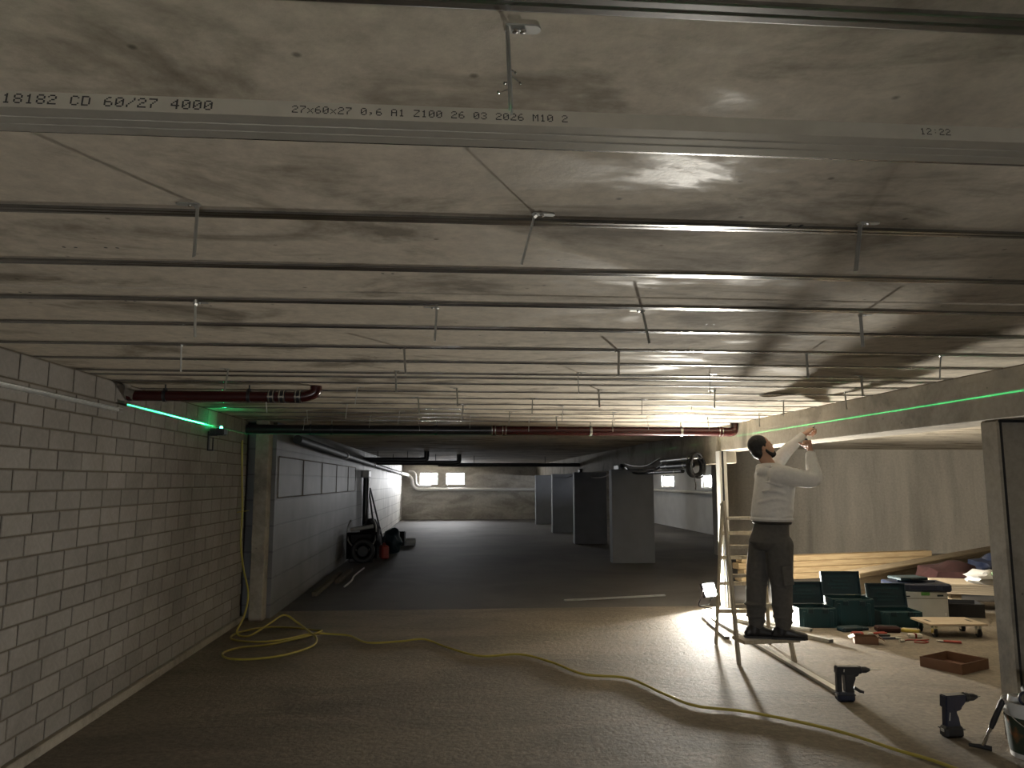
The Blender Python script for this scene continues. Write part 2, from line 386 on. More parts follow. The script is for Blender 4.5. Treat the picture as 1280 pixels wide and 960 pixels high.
# side bay and the ends behind the camera
struct('wall_bay', bx(5.9, XBAY, YBAY, YBAY + .25, 0, CEIL), 'shutter')
struct('wall_bay_right', bx(XBAY, XBAY + .3, YBACK, YBAY + .2, 0, CEIL), 'shutter')
struct('wall_behind', wall_with_holes(XL - .3, XBAY + .3, CEIL, [(ADDED_GAP[0], ADDED_GAP[1], 0, ADDED_GAP[2])], YBACK - .25, YBACK), 'whitewall')  # opening added for daylight from behind the camera
# beams and columns between the aisle and the bay
bo = struct('beam_front', bx(XB, XB + .32, YBACK, 10.05, 2.022, CEIL, .008), 'beam')
struct('beam_rear', bx(3.69, 3.83, 10.05, YFAR, 1.865, CEIL, .01), 'beam')
cl = struct('column_front', bx(XB + .002, XB + .75, 4.70, 4.87, 0, 2.022, .012), 'beam')
bm = nb(); box(bm, (XB + .022, 4.6995, 1.01), (.016, .004, 2.0)); box(bm, (XB + .38, 4.698, 2.012), (.74, .008, .016)); obj('joint', bm, 'rubber', cl)
struct('column_behind', bx(XB + .002, XB + .75, -1.2, -.93, 0, 2.022, .012), 'beam')
for i, y in enumerate((15.3, 20.05, 24.5, 29.4)):
    struct('pier', bx(3.22, 4.08, y, y + .26, 0, 1.866, .006), 'pier')
po = struct('post_white', bx(3.525, 3.625, 9.86, 10.0, 0, 2.0225, .005), 'post')
obj('conduit', rod(nb(), (3.565, 9.848, 0), (3.565, 9.848, 2.02), .012), 'black', po, True)

# ------------------------------------------------------------------ rails across the ceiling
def rail_mesh(x0, x1, name):
    bm = nb(); Wd, Hh = .045, .007
    prof = [(-Wd / 2, 0), (-Wd / 2, -Hh), (-Wd / 2 + .004, -Hh - .0015), (-.005, -Hh - .0015), (0, -Hh + .001), (.005, -Hh - .0015), (Wd / 2 - .004, -Hh - .0015), (Wd / 2, -Hh), (Wd / 2, 0)]
    A = [bm.verts.new((x0, y, z)) for y, z in prof]; B = [bm.verts.new((x1, y, z)) for y, z in prof]
    for i in range(len(prof)): j = (i + 1) % len(prof); bm.faces.new((A[i], A[j], B[j], B[i]))
    bm.faces.new(A); bm.faces.new(B[::-1]); return bm
ys = [1.07, 1.56, 2.06, 2.57, 3.08, 3.58, 4.12, 4.62, 5.12, 5.32, 5.66, 6.16, 6.66, 7.16, 7.66, 8.16, 8.66, 9.16]
RL = {1: 'flat steel ceiling rail directly above the printed steel profile', 2: 'flat steel ceiling rail behind the row of three hangers',
      4: 'flat steel ceiling rail between the dark slab joint and the row of four hangers', 17: 'flat steel ceiling rail closest to the long waste pipe'}
proto = None
for i, y in enumerate(ys):
    if proto is None:
        proto = obj('ceiling_rail', rail_mesh(XL + .002, XB - .002, 'ceiling_rail'), 'rail'); o = proto
        tag(o, 'flat galvanised steel rail crossing the concrete ceiling, one of many alike', 'rail', 'steel rails across the ceiling')
    else: o = proto.copy(); C.objects.link(o)
    if i in RL: o['label'] = RL[i]
    elif i: o['label'] = proto['label']
    o.location = (0, y, CEIL + .0005); o.rotation_euler = (0, 0, random.uniform(-.002, .002))

# ------------------------------------------------------------------ hangers
def make_hanger():
    t = thing('ceiling_hanger', 'bent sheet metal hanger strip dangling from the concrete ceiling', 'hanger', group='hangers dangling from the ceiling')
    bm = nb(); pl = [(-.006, -.011), (.045, -.011)] + [(.045 + .011 * math.cos(a), .011 * math.sin(a)) for a in (-1.2, -.6, 0, .6, 1.2)] + [(.045, .011), (-.006, .011)]
    A = [bm.verts.new((x, y, 0)) for x, y in pl]; B = [bm.verts.new((x, y, -.0025)) for x, y in pl]
    bm.faces.new(A); bm.faces.new(B[::-1])
    for i in range(len(pl)): j = (i + 1) % len(pl); bm.faces.new((A[i], B[i], B[j], A[j]))
    p = obj('plate', bm, 'zinc_dull', t)
    obj('screw', lathe(nb(), [(.0, -.008), (.005, -.007), (.006, -.0035), (.006, -.0025)], 8, (.02, 0, 0)), 'chrome', p)
    bm = nb(); box(bm, (0, 0, -.073), (.0025, .015, .142)); box(bm, (-.0018, 0, -.073), (.002, .004, .13)); box(bm, (0, 0, -.0045), (.010, .018, .009), (0, R(35), 0))
    obj('leg', bm, 'zinc_dull', t)
    return t
H = [(2.0, (-.68, .22, 1.15)), (3.15, (-1.06, -.07, .81, 1.785)), (4.13, (-1.46, -.27, .93, 2.02, 2.83)), (5.03, (-1.46, -.38, .84, 1.75, 2.83)),
     (5.95, (-.74, .03, 1.16, 2.11, 3.2)), (6.65, (-1.6, -.3, .7, 1.68, 2.98)), (7.3, (-1.0, .1, 1.07, 2.35)), (7.95, (-1.5, -.55, .6, 1.7, 3.3)), (8.45, (-.9, .2, 1.16, 2.2, 2.9)), (8.92, (-1.7, -.4, .9, 1.9))]
tilt = {(2.0, .22): (.10, .30), (2.0, 1.15): (.05, .14), (2.0, -.68): (0, .02), (3.15, .81): (0, -.22), (3.15, -1.06): (0, -.05)}
hp = make_hanger(); first = True
for y, xs in H:
    for x in xs:
        yy = y
        for ry in ys:
            if abs(yy - ry) < .038: yy = ry - .04 if yy <= ry else ry + .04
        o = hp if first else dup(hp, (0, 0, 0)); first = False
        o.location = (x, yy, CEIL)
        o['label'] = {2.0: 'bent strip hanger in the row of three just behind the printed profile', 3.15: 'bent strip hanger in the row of four beside the dark slab joint', 8.92: 'bent strip hanger right in front of the long waste pipe'}.get(y, 'bent strip hanger dangling between the row of four and the long waste pipe')
        flip = random.random() < .35 or x in (-.68, .81)
        if x == 1.15 or x == .22: flip = False
        tx, ty = tilt.get((y, x), (random.uniform(-.08, .08), random.uniform(-.14, .14)))
        o.rotation_euler = (0, 0, (PI if flip else 0) + random.uniform(-.12, .12))
        for ch in o.children:
            if ch.name.startswith('leg'): ch.rotation_euler = (tx, ty * (-1 if flip else 1), random.uniform(-.5, .9))

# ------------------------------------------------------------------ hung steel profile with printing
t = thing('suspended_profile', 'printed C-shaped steel profile hung low under the ceiling on a strip hanger', 'profile', (0, 1.09, 2.157))
t.rotation_euler = (R(-9), 0, R(-.1))
bm = nb(); prof = [(0, .027), (0, 0), (.018, 0), (.021, .0022), (.0235, 0), (.0365, 0), (.039, .0022), (.042, 0), (.06, 0), (.06, .027), (.053, .027), (.053, .0262), (.0592, .0262), (.0592, .0008), (.0008, .0008), (.0008, .0262), (.007, .0262), (.007, .027)]
A = [bm.verts.new((-1.95, y, z)) for y, z in prof]; B = [bm.verts.new((2.05, y, z)) for y, z in prof]
for i in range(len(prof)): j = (i + 1) % len(prof); bm.faces.new((A[i], A[j], B[j], B[i]))
obj('channel', bm, 'profile', t)
FONT = {'0': '01110 10001 10011 10101 11001 10001 01110', '1': '00100 01100 00100 00100 00100 00100 01110', '2': '01110 10001 00001 00110 01000 10000 11111',
        '3': '01110 10001 00001 00110 00001 10001 01110', '4': '00010 00110 01010 10010 11111 00010 00010', '6': '00110 01000 10000 11110 10001 10001 01110',
        '7': '11111 00001 00010 00100 01000 01000 01000', '8': '01110 10001 10001 01110 10001 10001 01110', 'C': '01110 10001 10000 10000 10000 10001 01110',
        'D': '11110 10001 10001 10001 10001 10001 11110', '/': '00001 00001 00010 00100 01000 10000 10000', 'x': '00000 00000 10001 01010 00100 01010 10001',
        ',': '00000 00000 00000 00000 01100 00100 01000', 'A': '01110 10001 10001 11111 10001 10001 10001', 'Z': '11111 00001 00010 00100 01000 10000 11111',
        'M': '10001 11011 10101 10101 10001 10001 10001', ':': '00000 00100 00000 00000 00100 00000 00000', ' ': ' '.join(['00000'] * 7)}
def print_text(txt, x0, pitch, zt, hgt):
    bm = nb(); cw = pitch * .78 / 5; chh = hgt / 7
    for i, ch in enumerate(txt):
        for r, row in enumerate(FONT[ch].split()):
            for c, v in enumerate(row):
                if v == '1':
                    x = x0 + i * pitch + c * cw; z = zt - r * chh
                    vs = [bm.verts.new(p) for p in ((x, -.0004, z), (x + cw * 1.02, -.0004, z), (x + cw * 1.02, -.0004, z - chh * .96), (x, -.0004, z - chh * .96))]
                    bm.faces.new(vs)
    return bm
o = obj('printed_text', print_text('18182 CD 60/27 4000', -.655, .0158, .0225, .0165), 'ink', t, label='black dot printed digits 18182 CD 60/27 4000')
o = obj('printed_text', print_text('27x60x27 0,6 A1 Z100 26 03 2026 M10 2', -.243, .01125, .0195, .0125), 'ink', t, label='black dot printed line of sizes and date')
o = obj('printed_text', print_text('12:22', .735, .0105, .0205, .012), 'ink', t, label='black dot printed time')
t = thing('strip_hanger', 'twisted strip hanger with bright screws holding the printed steel profile', 'hanger', (.083, 1.145, CEIL))
bm = nb(); pl = [(-.004, -.012), (.042, -.012)] + [(.042 + .012 * math.cos(a), .012 * math.sin(a)) for a in (-1.2, -.6, 0, .6, 1.2)] + [(.042, .012), (-.004, .012)]
A = [bm.verts.new((x, y, 0)) for x, y in pl]; B = [bm.verts.new((x, y, -.003)) for x, y in pl]; bm.faces.new(A); bm.faces.new(B[::-1])
for i in range(len(pl)): j = (i + 1) % len(pl); bm.faces.new((A[i], B[i], B[j], A[j]))
p = obj('plate', bm, 'zinc_dull', t)
for x in (.012, .024): obj('screw', lathe(nb(), [(0, -.009), (.005, -.008), (.006, -.004), (.006, -.003)], 8, (x, 0, 0)), 'chrome', p)
bm = nb(); bar(bm, (0, 0, 0), (.002, -.058, -.175), .003, .017, (0, 1, 0)); bar(bm, (-.003, -.001, -.01), (-.002, -.057, -.17), .002, .004, (0, 1, 0))
obj('leg', bm, 'zinc_dull', t)
for a, b_ in (((.004, -.03, -.10), (.016, -.045, -.12)), ((-.002, -.04, -.128), (-.018, -.048, -.138)), ((.003, -.033, -.092), (.009, -.04, -.1)), ((-.002, -.035, -.112), (-.008, -.04, -.118))):
    bm = nb(); rod(bm, a, b_, .0012, .0014, 6); bmesh.ops.create_uvsphere(bm, u_segments=6, v_segments=4, radius=.0026, matrix=Matrix.Translation(b_)); obj('screw', bm, 'chrome', t)

# ------------------------------------------------------------------ edge profiles on the left wall
def ud(y0, y1, out=0, lift=0):
    bm = nb(); x = XL + .001
    pr = [(0, 0), (.028, 0), (.028, .002), (.002, .002), (.002, .025), (.028, .025), (.028, .027), (0, .027)]
    A = [bm.verts.new((x + a + out, y0, 2.127 + b + lift)) for a, b in pr]; B = [bm.verts.new((x + a, y1, 2.127 + b + lift)) for a, b in pr]
    for i in range(8): j = (i + 1) % 8; bm.faces.new((A[i], A[j], B[j], B[i]))
    bm.faces.new(A); bm.faces.new(B[::-1]); return bm
tag(obj('edge_profile', ud(1.9, 5.78), 'zinc'), 'slim galvanised edge profile screwed along the brick wall, grey and unlit', 'profile')
tag(obj('edge_profile', ud(5.79, 7.72, .05, .04), 'zinc_dull'), 'slim edge profile on brick wall shining green beside the laser level', 'profile')

# ------------------------------------------------------------------ waste pipes under the ceiling
def coupling(bm, a, b_, r):
    rod(bm, a, b_, r, None, 20); return bm
t = thing('waste_pipe', 'short dark red-brown waste pipe from brick wall bending up into the ceiling', 'pipe', (-1.75, 5.9, 2.264))
obj('pipe_run', rod(nb(), (-.69, 0, 0), (.5, 0, 0), .041, None, 20), 'redpipe', t, True)
obj('elbow', tube(nb(), smooth_path([(-.72, 0, .086), (-.72, 0, .05), (-.70, 0, .015), (-.64, 0, 0)], 5), .043, 16), 'beam', t, True, 'grey elbow running into the wall corner')
obj('elbow', tube(nb(), smooth_path([(.46, 0, 0), (.58, 0, 0), (.67, 0, .02), (.70, 0, .05), (.70, 0, .086)], 6), .043, 16), 'redpipe', t, True)
for x in (.37, .45, .57):
    c = obj('coupling', rod(nb(), (x - .025, 0, 0), (x + .025, 0, 0), .0475, None, 20), 'black', t, True)
    bm = nb()
    for dx in (-.016, .016): rod(bm, (x + dx - .004, 0, 0), (x + dx + .004, 0, 0), .049, None, 20)
    box(bm, (x, -.05, -.006), (.045, .012, .012)); obj('clamp_band', bm, 'chrome', c, True)
for x in (-.42, .2):
    c = obj('pipe_clamp', rod(nb(), (x - .012, 0, 0), (x + .012, 0, 0), .047, None, 20), 'black', t, True)
    bm = nb(); rod(bm, (x, 0, .04), (x, 0, .0865), .006, None, 8); rod(bm, (x, 0, .045), (x, 0, .058), .016, None, 8); obj('threaded_rod', bm, 'black', c, True)
t = thing('waste_pipe', 'long waste pipe, black turning red, slung across the whole aisle below the ceiling', 'pipe', (.5, 9.28, 2.240))
obj('pipe_run', rod(nb(), (-2.95, 0, 0), (.0, 0, 0), .056, None, 24), 'blackpipe', t, True, 'black plastic pipe length')
obj('pipe_run', rod(nb(), (0, 0, 0), (2.92, 0, 0), .056, None, 24), 'redpipe', t, True, 'red-brown pipe length')
obj('elbow', tube(nb(), smooth_path([(2.86, 0, 0), (2.98, 0, 0), (3.03, 0, .03), (3.03, 0, .06), (3.03, 0, .108)], 6), .058, 18), 'redpipe', t, True)
for x in (.0, .13, 2.84):
    c = obj('coupling', rod(nb(), (x - .028, 0, 0), (x + .028, 0, 0), .062, None, 22), 'redpipe', t, True)
    bm = nb()
    for dx in (-.02, .02): rod(bm, (x + dx - .005, 0, 0), (x + dx + .005, 0, 0), .0645, None, 22)
    obj('clamp_band', bm, 'chrome', c, True)
for x in (-2.2, -1.95, -.7, 1.2, 2.34):
    c = obj('pipe_clamp', rod(nb(), (x - .014, 0, 0), (x + .014, 0, 0), .0625, None, 22), 'zinc_dull' if x > 0 else 'black', t, True)
    bm = nb(); rod(bm, (x, 0, .05), (x, 0, .109), .006, None, 8); obj('threaded_rod', bm, 'zinc_dull', c, True)

# ------------------------------------------------------------------ laser level on its wall bracket
t = thing('laser_level', 'small black laser level on a wall bracket throwing a green line', 'laser level', (XL + .002, 7.86, 2.022))
br = obj('bracket', bx(0, .014, -.022, .022, -.09, .10, .003), 'black', t)
bm = nb(); box(bm, (.05, 0, .062), (.09, .05, .016)); box(bm, (.055, -.016, -.03), (.012, .012, .13)); box(bm, (.032, 0, -.09), (.06, .045, .012)); obj('bracket_arm', bm, 'black', t)
bm = box(nb(), (.125, 0, .095), (.085, .12, .072), None, .012); bd = obj('body', bm, 'black', t)
obj('laser_window', lathe(nb(), [(.0, .02), (.008, .018), (.0125, .008), (.0135, 0)], 14, (.125, 0, .131)), 'green_glow', bd, True)
obj('battery_foot', box(nb(), (.05, 0, .10), (.06, .07, .06), None, .008), 'black', t)
lt = bpy.data.lights.new('laser_line', 'POINT'); lt.energy = 1.0; lt.shadow_soft_size = 0.0; lt.use_nodes = True
nt = lt.node_tree.nodes; L = lt.node_tree.links; em = nt['Emission']; em.inputs[0].default_value = (.01, 1, .28, 1)
ge = N(nt, 'ShaderNodeNewGeometry'); sp = N(nt, 'ShaderNodeSeparateXYZ'); L.new(ge.outputs['Incoming'], sp.inputs[0])
ab = N(nt, 'ShaderNodeMath', operation='ABSOLUTE'); L.new(sp.outputs['Z'], ab.inputs[0])
mr = N(nt, 'ShaderNodeMapRange'); mr.inputs[1].default_value = .0004; mr.inputs[2].default_value = .0012; mr.inputs[3].default_value = LASER; mr.inputs[4].default_value = 0
L.new(ab.outputs[0], mr.inputs[0]); L.new(mr.outputs[0], em.inputs[1])
lo = bpy.data.objects.new('laser_line', lt); C.objects.link(lo); lo.location = (XL + .127, 7.86, 2.1855)

# ------------------------------------------------------------------ yellow hose
hp_ = [(-2.36, 8.78, 2.08), (-2.35, 8.80, 1.7), (-2.335, 8.82, 1.3), (-2.33, 8.80, .95), (-2.27, 8.74, .66), (-2.19, 8.66, .42), (-2.2, 8.58, .2), (-2.24, 8.46, .045),
       (-2.10, 8.40, .02), (-1.95, 8.62, .10), (-1.82, 8.75, .17), (-1.66, 8.62, .12), (-1.47, 8.36, .06), (-1.36, 8.14, .034), (-1.36, 7.86, .014), (-1.55, 7.50, .014), (-1.80, 7.36, .014), (-2.02, 7.40, .014),
       (-2.14, 7.62, .014), (-2.05, 7.86, .014), (-1.8, 7.98, .014), (-1.52, 8.24, .03), (-1.36, 8.42, .055), (-1.44, 8.55, .04), (-1.75, 8.86, .014), (-2.05, 8.90, .014), (-2.27, 8.62, .014), (-2.25, 8.30, .014), (-2.0, 8.10, .02), (-1.72, 8.10, .03), (-1.45, 8.36, .04), (-1.22, 8.42, .02), (-1.05, 8.36, .014), (-.83, 8.0, .014), (-.5, 8.04, .014), (-.27, 8.12, .014), (-.02, 7.70, .014), (.28, 7.32, .014), (.65, 7.36, .014), (.91, 7.02, .014), (1.12, 6.58, .014), (1.46, 6.42, .014), (1.63, 5.94, .014), (1.77, 5.62, .014), (2.07, 5.46, .014), (2.35, 5.20, .014), (2.55, 4.94, .014), (2.69, 4.64, .014), (2.82, 4.40, .014), (2.95, 3.9, .014), (2.8, 3.4, .014)]
t = thing('garden_hose', 'yellow hose hanging at the wall corner, coiled, then snaking over the floor', 'hose', (-2.2, 8.5, 0))
obj('hose', tube(nb(), [p - Vector((-2.2, 8.5, 0)) for p in smooth_path(hp_, 7)], .0105, 8), 'hose', t, True)
obj('tie', rod(nb(), (-.19, .31, 1.28), (-.06, .31, 1.30), .005, None, 6), 'hose', t)

# ------------------------------------------------------------------ work lamps: the visible one and one added to light the bay
def work_lamp(loc, label, aim, hz, w_, h_, glow, added_flap=False):
    t = thing('work_lamp', label, 'lamp', loc)
    az = math.atan2(aim[1], aim[0]) + PI / 2; q = Matrix.Rotation(az, 3, 'Z'); bm = nb()
    for s_ in (-1, 1): tube(bm, smooth_path([q @ Vector(p) for p in ((s_ * .10, -.10, .009), (s_ * .10, .10, .009), (s_ * .11, .06, hz * .5), (s_ * (w_ / 2 + .03), .0, hz))], 5), .008, 8)
    rod(bm, q @ Vector((-.105, -.1, .009)), q @ Vector((.105, -.1, .009)), .008); rod(bm, q @ Vector((-.105, .1, .009)), q @ Vector((.105, .1, .009)), .008)
    obj('stand', bm, 'black', t, True)
    z = Vector(aim).normalized(); x = Vector((0, 0, 1)).cross(z).normalized(); y = z.cross(x)
    mt = Matrix((x, y, z)).transposed().to_4x4(); mt.translation = Vector((0, 0, hz))
    bm = nb(); bmesh.ops.create_cube(bm, size=1, matrix=mt @ Matrix.Translation((0, 0, -.025)) @ Matrix.Diagonal((w_ + .03, h_ + .03, .045, 1)))
    for k in range(5): bmesh.ops.create_cube(bm, size=1, matrix=mt @ Matrix.Translation(((k - 2) * w_ / 5, 0, -.055)) @ Matrix.Diagonal((.006, h_, .02, 1)))
    h = obj('lamp_head', bm, 'black', t)
    bm = nb(); bmesh.ops.create_grid(bm, x_segments=1, y_segments=1, size=.5, matrix=mt @ Matrix.Translation((0, 0, .0005)) @ Matrix.Diagonal((w_, h_, 1, 1)))
    obj('light_panel', bm, glow, h)
    if added_flap:
        bm = nb(); bmesh.ops.create_cube(bm, size=1, matrix=mt @ Matrix.Translation((w_ / 2 + .012, 0, 0)) @ Matrix.Rotation(R(14), 4, 'Y') @ Matrix.Translation((0, 0, .15)) @ Matrix.Diagonal((.004, h_ + .12, .32, 1)))
        obj('added_light_flap', bm, 'black', h)  # flap added to block this lamp's light from the piers
work_lamp((3.37, 9.95, 0), 'glaring work lamp standing on the floor beside the white post', (.45, -.82, .34), .22, .19, .15, 'lamp_front')
work_lamp((4.06, 9.85, 0), 'unseen work lamp added behind the legs of the man to light the side bay', (.80, .55, .32), .80, .15, .12, 'lamp_added', True)

# ------------------------------------------------------------------ stepladder
t = thing('stepladder', 'pale wooden stepladder with the man standing on its lowest tread', 'ladder', (2.83, 6.87, 0))
O = Vector((2.83, 6.87, 0))
FL, FR = Vector((2.565, 6.85, 0)), Vector((3.10, 6.90, 0)); TL, TR = Vector((2.625, 7.27, 1.43)), Vector((3.02, 7.30, 1.43))
BLg, BRg = Vector((2.66, 7.72, 0)), Vector((3.19, 7.66, 0))
for a, b_ in ((FL, TL), (FR, TR)): obj('front_rail', bar(nb(), a - O, b_ - O, .055, .026, (1, 0, 0), .003), 'ladder', t)
for a, b_ in ((BLg, TL + Vector((-.0, .035, -.04))), (BRg, TR + Vector((0, .035, -.04)))): obj('rear_leg', bar(nb(), a - O, b_ - O, .045, .024, (1, 0, 0), .003), 'ladder', t)
def at(a, b_, z): k = z / b_.z; return a + (b_ - a) * k
for z in (.49, .75, 1.01, 1.27):
    a = at(FL, TL, z) - O; b_ = at(FR, TR, z) - O
    obj('tread', bar(nb(), a, b_, .075, .028, (0, 0, 1), .003), 'ladder', t)
a = at(FL, TL, .215) - O + Vector((-.01, -.06, 0)); b_ = at(FR, TR, .215) - O + Vector((.01, -.06, 0))
obj('tread', bar(nb(), a, b_, .24, .032, (0, 0, 1), .003), 'ladder', t, label='wide lowest tread under the shoes')
for z in (.34, .62, .88, 1.12):
    a = at(BLg, TL, z) - O; b_ = at(BRg, TR, z) - O; obj('rear_rung', bar(nb(), a, b_, .028, .035, (0, 0, 1)), 'ladder', t)
for s, q in ((-1, TL), (1, TR)): obj('hinge', rod(nb(), q - O + Vector((s * .03, .015, -.03)), q - O + Vector((s * -.02, .015, -.03)), .014), 'zinc_dull', t)

# ------------------------------------------------------------------ the worker
def loft(bm, st, seg=18):
    """stations: (centre, vector u, vector v): elliptical rings"""
    rings = [[bm.verts.new(Vector(c) + Vector(u) * math.cos(2 * PI * k / seg) + Vector(v) * math.sin(2 * PI * k / seg)) for k in range(seg)] for c, u, v in st]
    for A, B in zip(rings, rings[1:]):
        for k in range(seg): bm.faces.new((A[k], A[(k + 1) % seg], B[(k + 1) % seg], B[k]))
    bm.faces.new(rings[0][::-1]); bm.faces.new(rings[-1])
def limb(bm, pts, rs, seg=14):
    P = smooth_path(pts, 6); n = len(P)
    rr = []
    for i in range(n):
        f = i / 6; a = min(int(f), len(rs) - 2); rr.append(rs[a] + (rs[a + 1] - rs[a]) * (f - a))
    tube(bm, P, rr, seg)
    for i in (0, -1): ball(bm, P[i], (rr[i],) * 3)
def ball(bm, c, r, rot=None):
    bmesh.ops.create_uvsphere(bm, u_segments=16, v_segments=12, radius=1, matrix=Matrix.Translation(Vector(c)) @ (rot.to_4x4() if rot else Matrix()) @ Matrix.Diagonal((*r, 1)))
def fuse(name, bm, m, parent, voxel, iters=6, fac=.5, label=None):
    bmesh.ops.recalc_face_normals(bm, faces=bm.faces)
    me = bpy.data.meshes.new(name); bm.to_mesh(me); bm.free(); tmp = bpy.data.objects.new('tmp', me); C.objects.link(tmp)
    md = tmp.modifiers.new('r', 'REMESH'); md.mode = 'VOXEL'; md.voxel_size = voxel; md.use_smooth_shade = True
    ms = tmp.modifiers.new('s', 'SMOOTH'); ms.factor = fac; ms.iterations = iters
    dg = bpy.context.evaluated_depsgraph_get(); out = bpy.data.meshes.new_from_object(tmp.evaluated_get(dg))
    bpy.data.objects.remove(tmp); out.name = name; out.materials.clear(); out.materials.append(M[m])
    out.polygons.foreach_set('use_smooth', [True] * len(out.polygons))
    o = bpy.data.objects.new(name, out); C.objects.link(o); o.parent = parent
    if label: o['label'] = label
    return o
PO = Vector((2.88, 6.88, .235))
man = thing('person', 'man in pale grey hoodie and dark work trousers reaching up from the stepladder', 'person', PO + Vector((0, -.085, 0)))
th = R(22); fw = Vector((math.cos(th), math.sin(th), 0)); lf = Vector((-math.sin(th), math.cos(th), 0))
def pv(x, y, z): return Vector((x, y, z)) - PO
hc = pv(2.86, 6.95, 1.935); hf = Vector((.9, -.10, .40)).normalized(); hl = Vector((0, 0, 1)).cross(hf).normalized(); hu = hf.cross(hl)
HR = Matrix((hf, hl, hu)).transposed()
RS, RE, RW = pv(2.965, 6.735, 1.675), pv(3.205, 6.70, 1.655), pv(3.27, 6.83, 1.885)
LS, LE, LW = pv(2.975, 7.09, 1.70), pv(3.16, 7.13, 1.89), pv(3.375, 7.17, 2.065)
bm = nb()
# one continuous body: trunk, legs, arms, neck, head, hands
loft(bm, [(pv(2.90, 6.90, 1.10), lf * .15, fw * .10), (pv(2.915, 6.90, 1.25), lf * .145, fw * .10), (pv(2.94, 6.91, 1.5), lf * .165, fw * .115), (pv(2.95, 6.91, 1.66), lf * .17, fw * .11), (pv(2.94, 6.92, 1.75), lf * .09, fw * .07)])
limb(bm, [pv(2.90, 6.99, 1.10), pv(2.78, 6.97, .76), pv(2.735, 6.93, .33)], [.075, .052, .038])
limb(bm, [pv(2.93, 6.82, 1.10), pv(2.94, 6.83, .76), pv(2.95, 6.85, .33)], [.075, .052, .038])
limb(bm, [RS, RE, RW], [.052, .042, .030]); limb(bm, [LS, LE, LW], [.052, .040, .029])
limb(bm, [pv(2.94, 6.92, 1.72), hc + hu * -.05 + hf * -.02], [.06, .055])
ball(bm, hc + hf * -.012 + hu * .02, (.098, .077, .098), HR); ball(bm, hc + hf * .035 + hu * -.05, (.062, .058, .072), HR); ball(bm, hc + hf * .062 + hu * -.098, (.03, .036, .024), HR)
loft(bm, [(hc + hf * .082 + hu * .012, hl * .006, hu * .008), (hc + hf * .104 + hu * -.022, hl * .013, hu * .010), (hc + hf * .085 + hu * -.036, hl * .014, hu * .006)], 10)
for s in (-1, 1):
    ball(bm, hc + hl * s * .076 + hf * -.01 + hu * -.012, (.017, .008, .030), HR)
    ball(bm, hc + hl * s * .032 + hf * .080 + hu * .018, (.012, .016, .008), HR)
ball(bm, hc + hf * .088 + hu * -.062, (.012, .022, .007), HR)
def hand(bm, wrist, d, n, side, curl):
    """palm along d, palm facing n; side = direction of the thumb edge"""
    K = 1.22; d = d.normalized() * K; side = (side - d * side.dot(d) / (K * K)).normalized() * K; n = d.cross(side).normalized() * (K if n > 0 else -K)
    pc = wrist + d * .045
    loft(bm, [(wrist, side * .026, n * .018), (wrist + d * .03, side * .038, n * .016), (wrist + d * .075, side * .042, n * .014), (wrist + d * .09, side * .040, n * .012)], 12)
    for i, (off, ln) in enumerate(((.031, .072), (.011, .08), (-.010, .075), (-.030, .06))):
        b0 = wrist + d * .082 + side * off; a1, a2, a3 = [c * (1 + .06 * i) for c in curl]
        p = [b0]; ang = 0
        for frac, a in ((.42, a1), (.33, a2), (.25, a3)):
            ang += a; p.append(p[-1] + (d * math.cos(ang) + n * math.sin(ang)) * ln * frac)
        tube(bm, p, [.0115, .011, .010, .009], 8)
        for q, r_ in zip(p, (.0115, .011, .010, .009)): ball(bm, q, (r_,) * 3)
    b0 = wrist + d * .03 + side * .034; p = [b0, b0 + (d * .5 + side * .55 + n * .5).normalized() * K * .034, b0 + (d * .75 + side * .35 + n * .75).normalized() * K * .062, b0 + (d * .8 + side * .05 + n * .95).normalized() * K * .085]
    tube(bm, p, [.014, .012, .0105, .008], 8)
    for q, r_ in zip(p, (.014, .012, .0105, .008)): ball(bm, q, (r_,) * 3)
    return n
nR = hand(bm, RW, Vector((-.05, .12, 1)), 1, Vector((.2, 1, 0)), (1.3, 1.5, 1.0))
dL = Vector((.75, .15, .55)); nL = hand(bm, LW, dL, -1, Vector((0, 1, .1)), (.8, 1.1, .8))
body = fuse('body', bm, 'skin', man, .0045, 4, .5)
# hair and beard
bm = nb(); ball(bm, hc + hf * -.022 + hu * .033, (.098, .085, .096), HR)
ball(bm, hc + hf * -.06 + hu * -.025, (.05, .074, .07), HR)
hr = fuse('hair', bm, 'hair', man, .006, 4)
bm = nb(); ball(bm, hc + hf * .058 + hu * -.096, (.040, .044, .032), HR); ball(bm, hc + hf * .075 + hu * -.075, (.020, .034, .02), HR)
for s in (-1, 1): limb(bm, [hc + hl * s * .066 + hf * .005 + hu * -.03, hc + hl * s * .058 + hf * .03 + hu * -.075, hc + hl * s * .025 + hf * .06 + hu * -.1], [.011, .016, .024], 8)
fuse('beard', bm, 'hair', man, .005, 3)
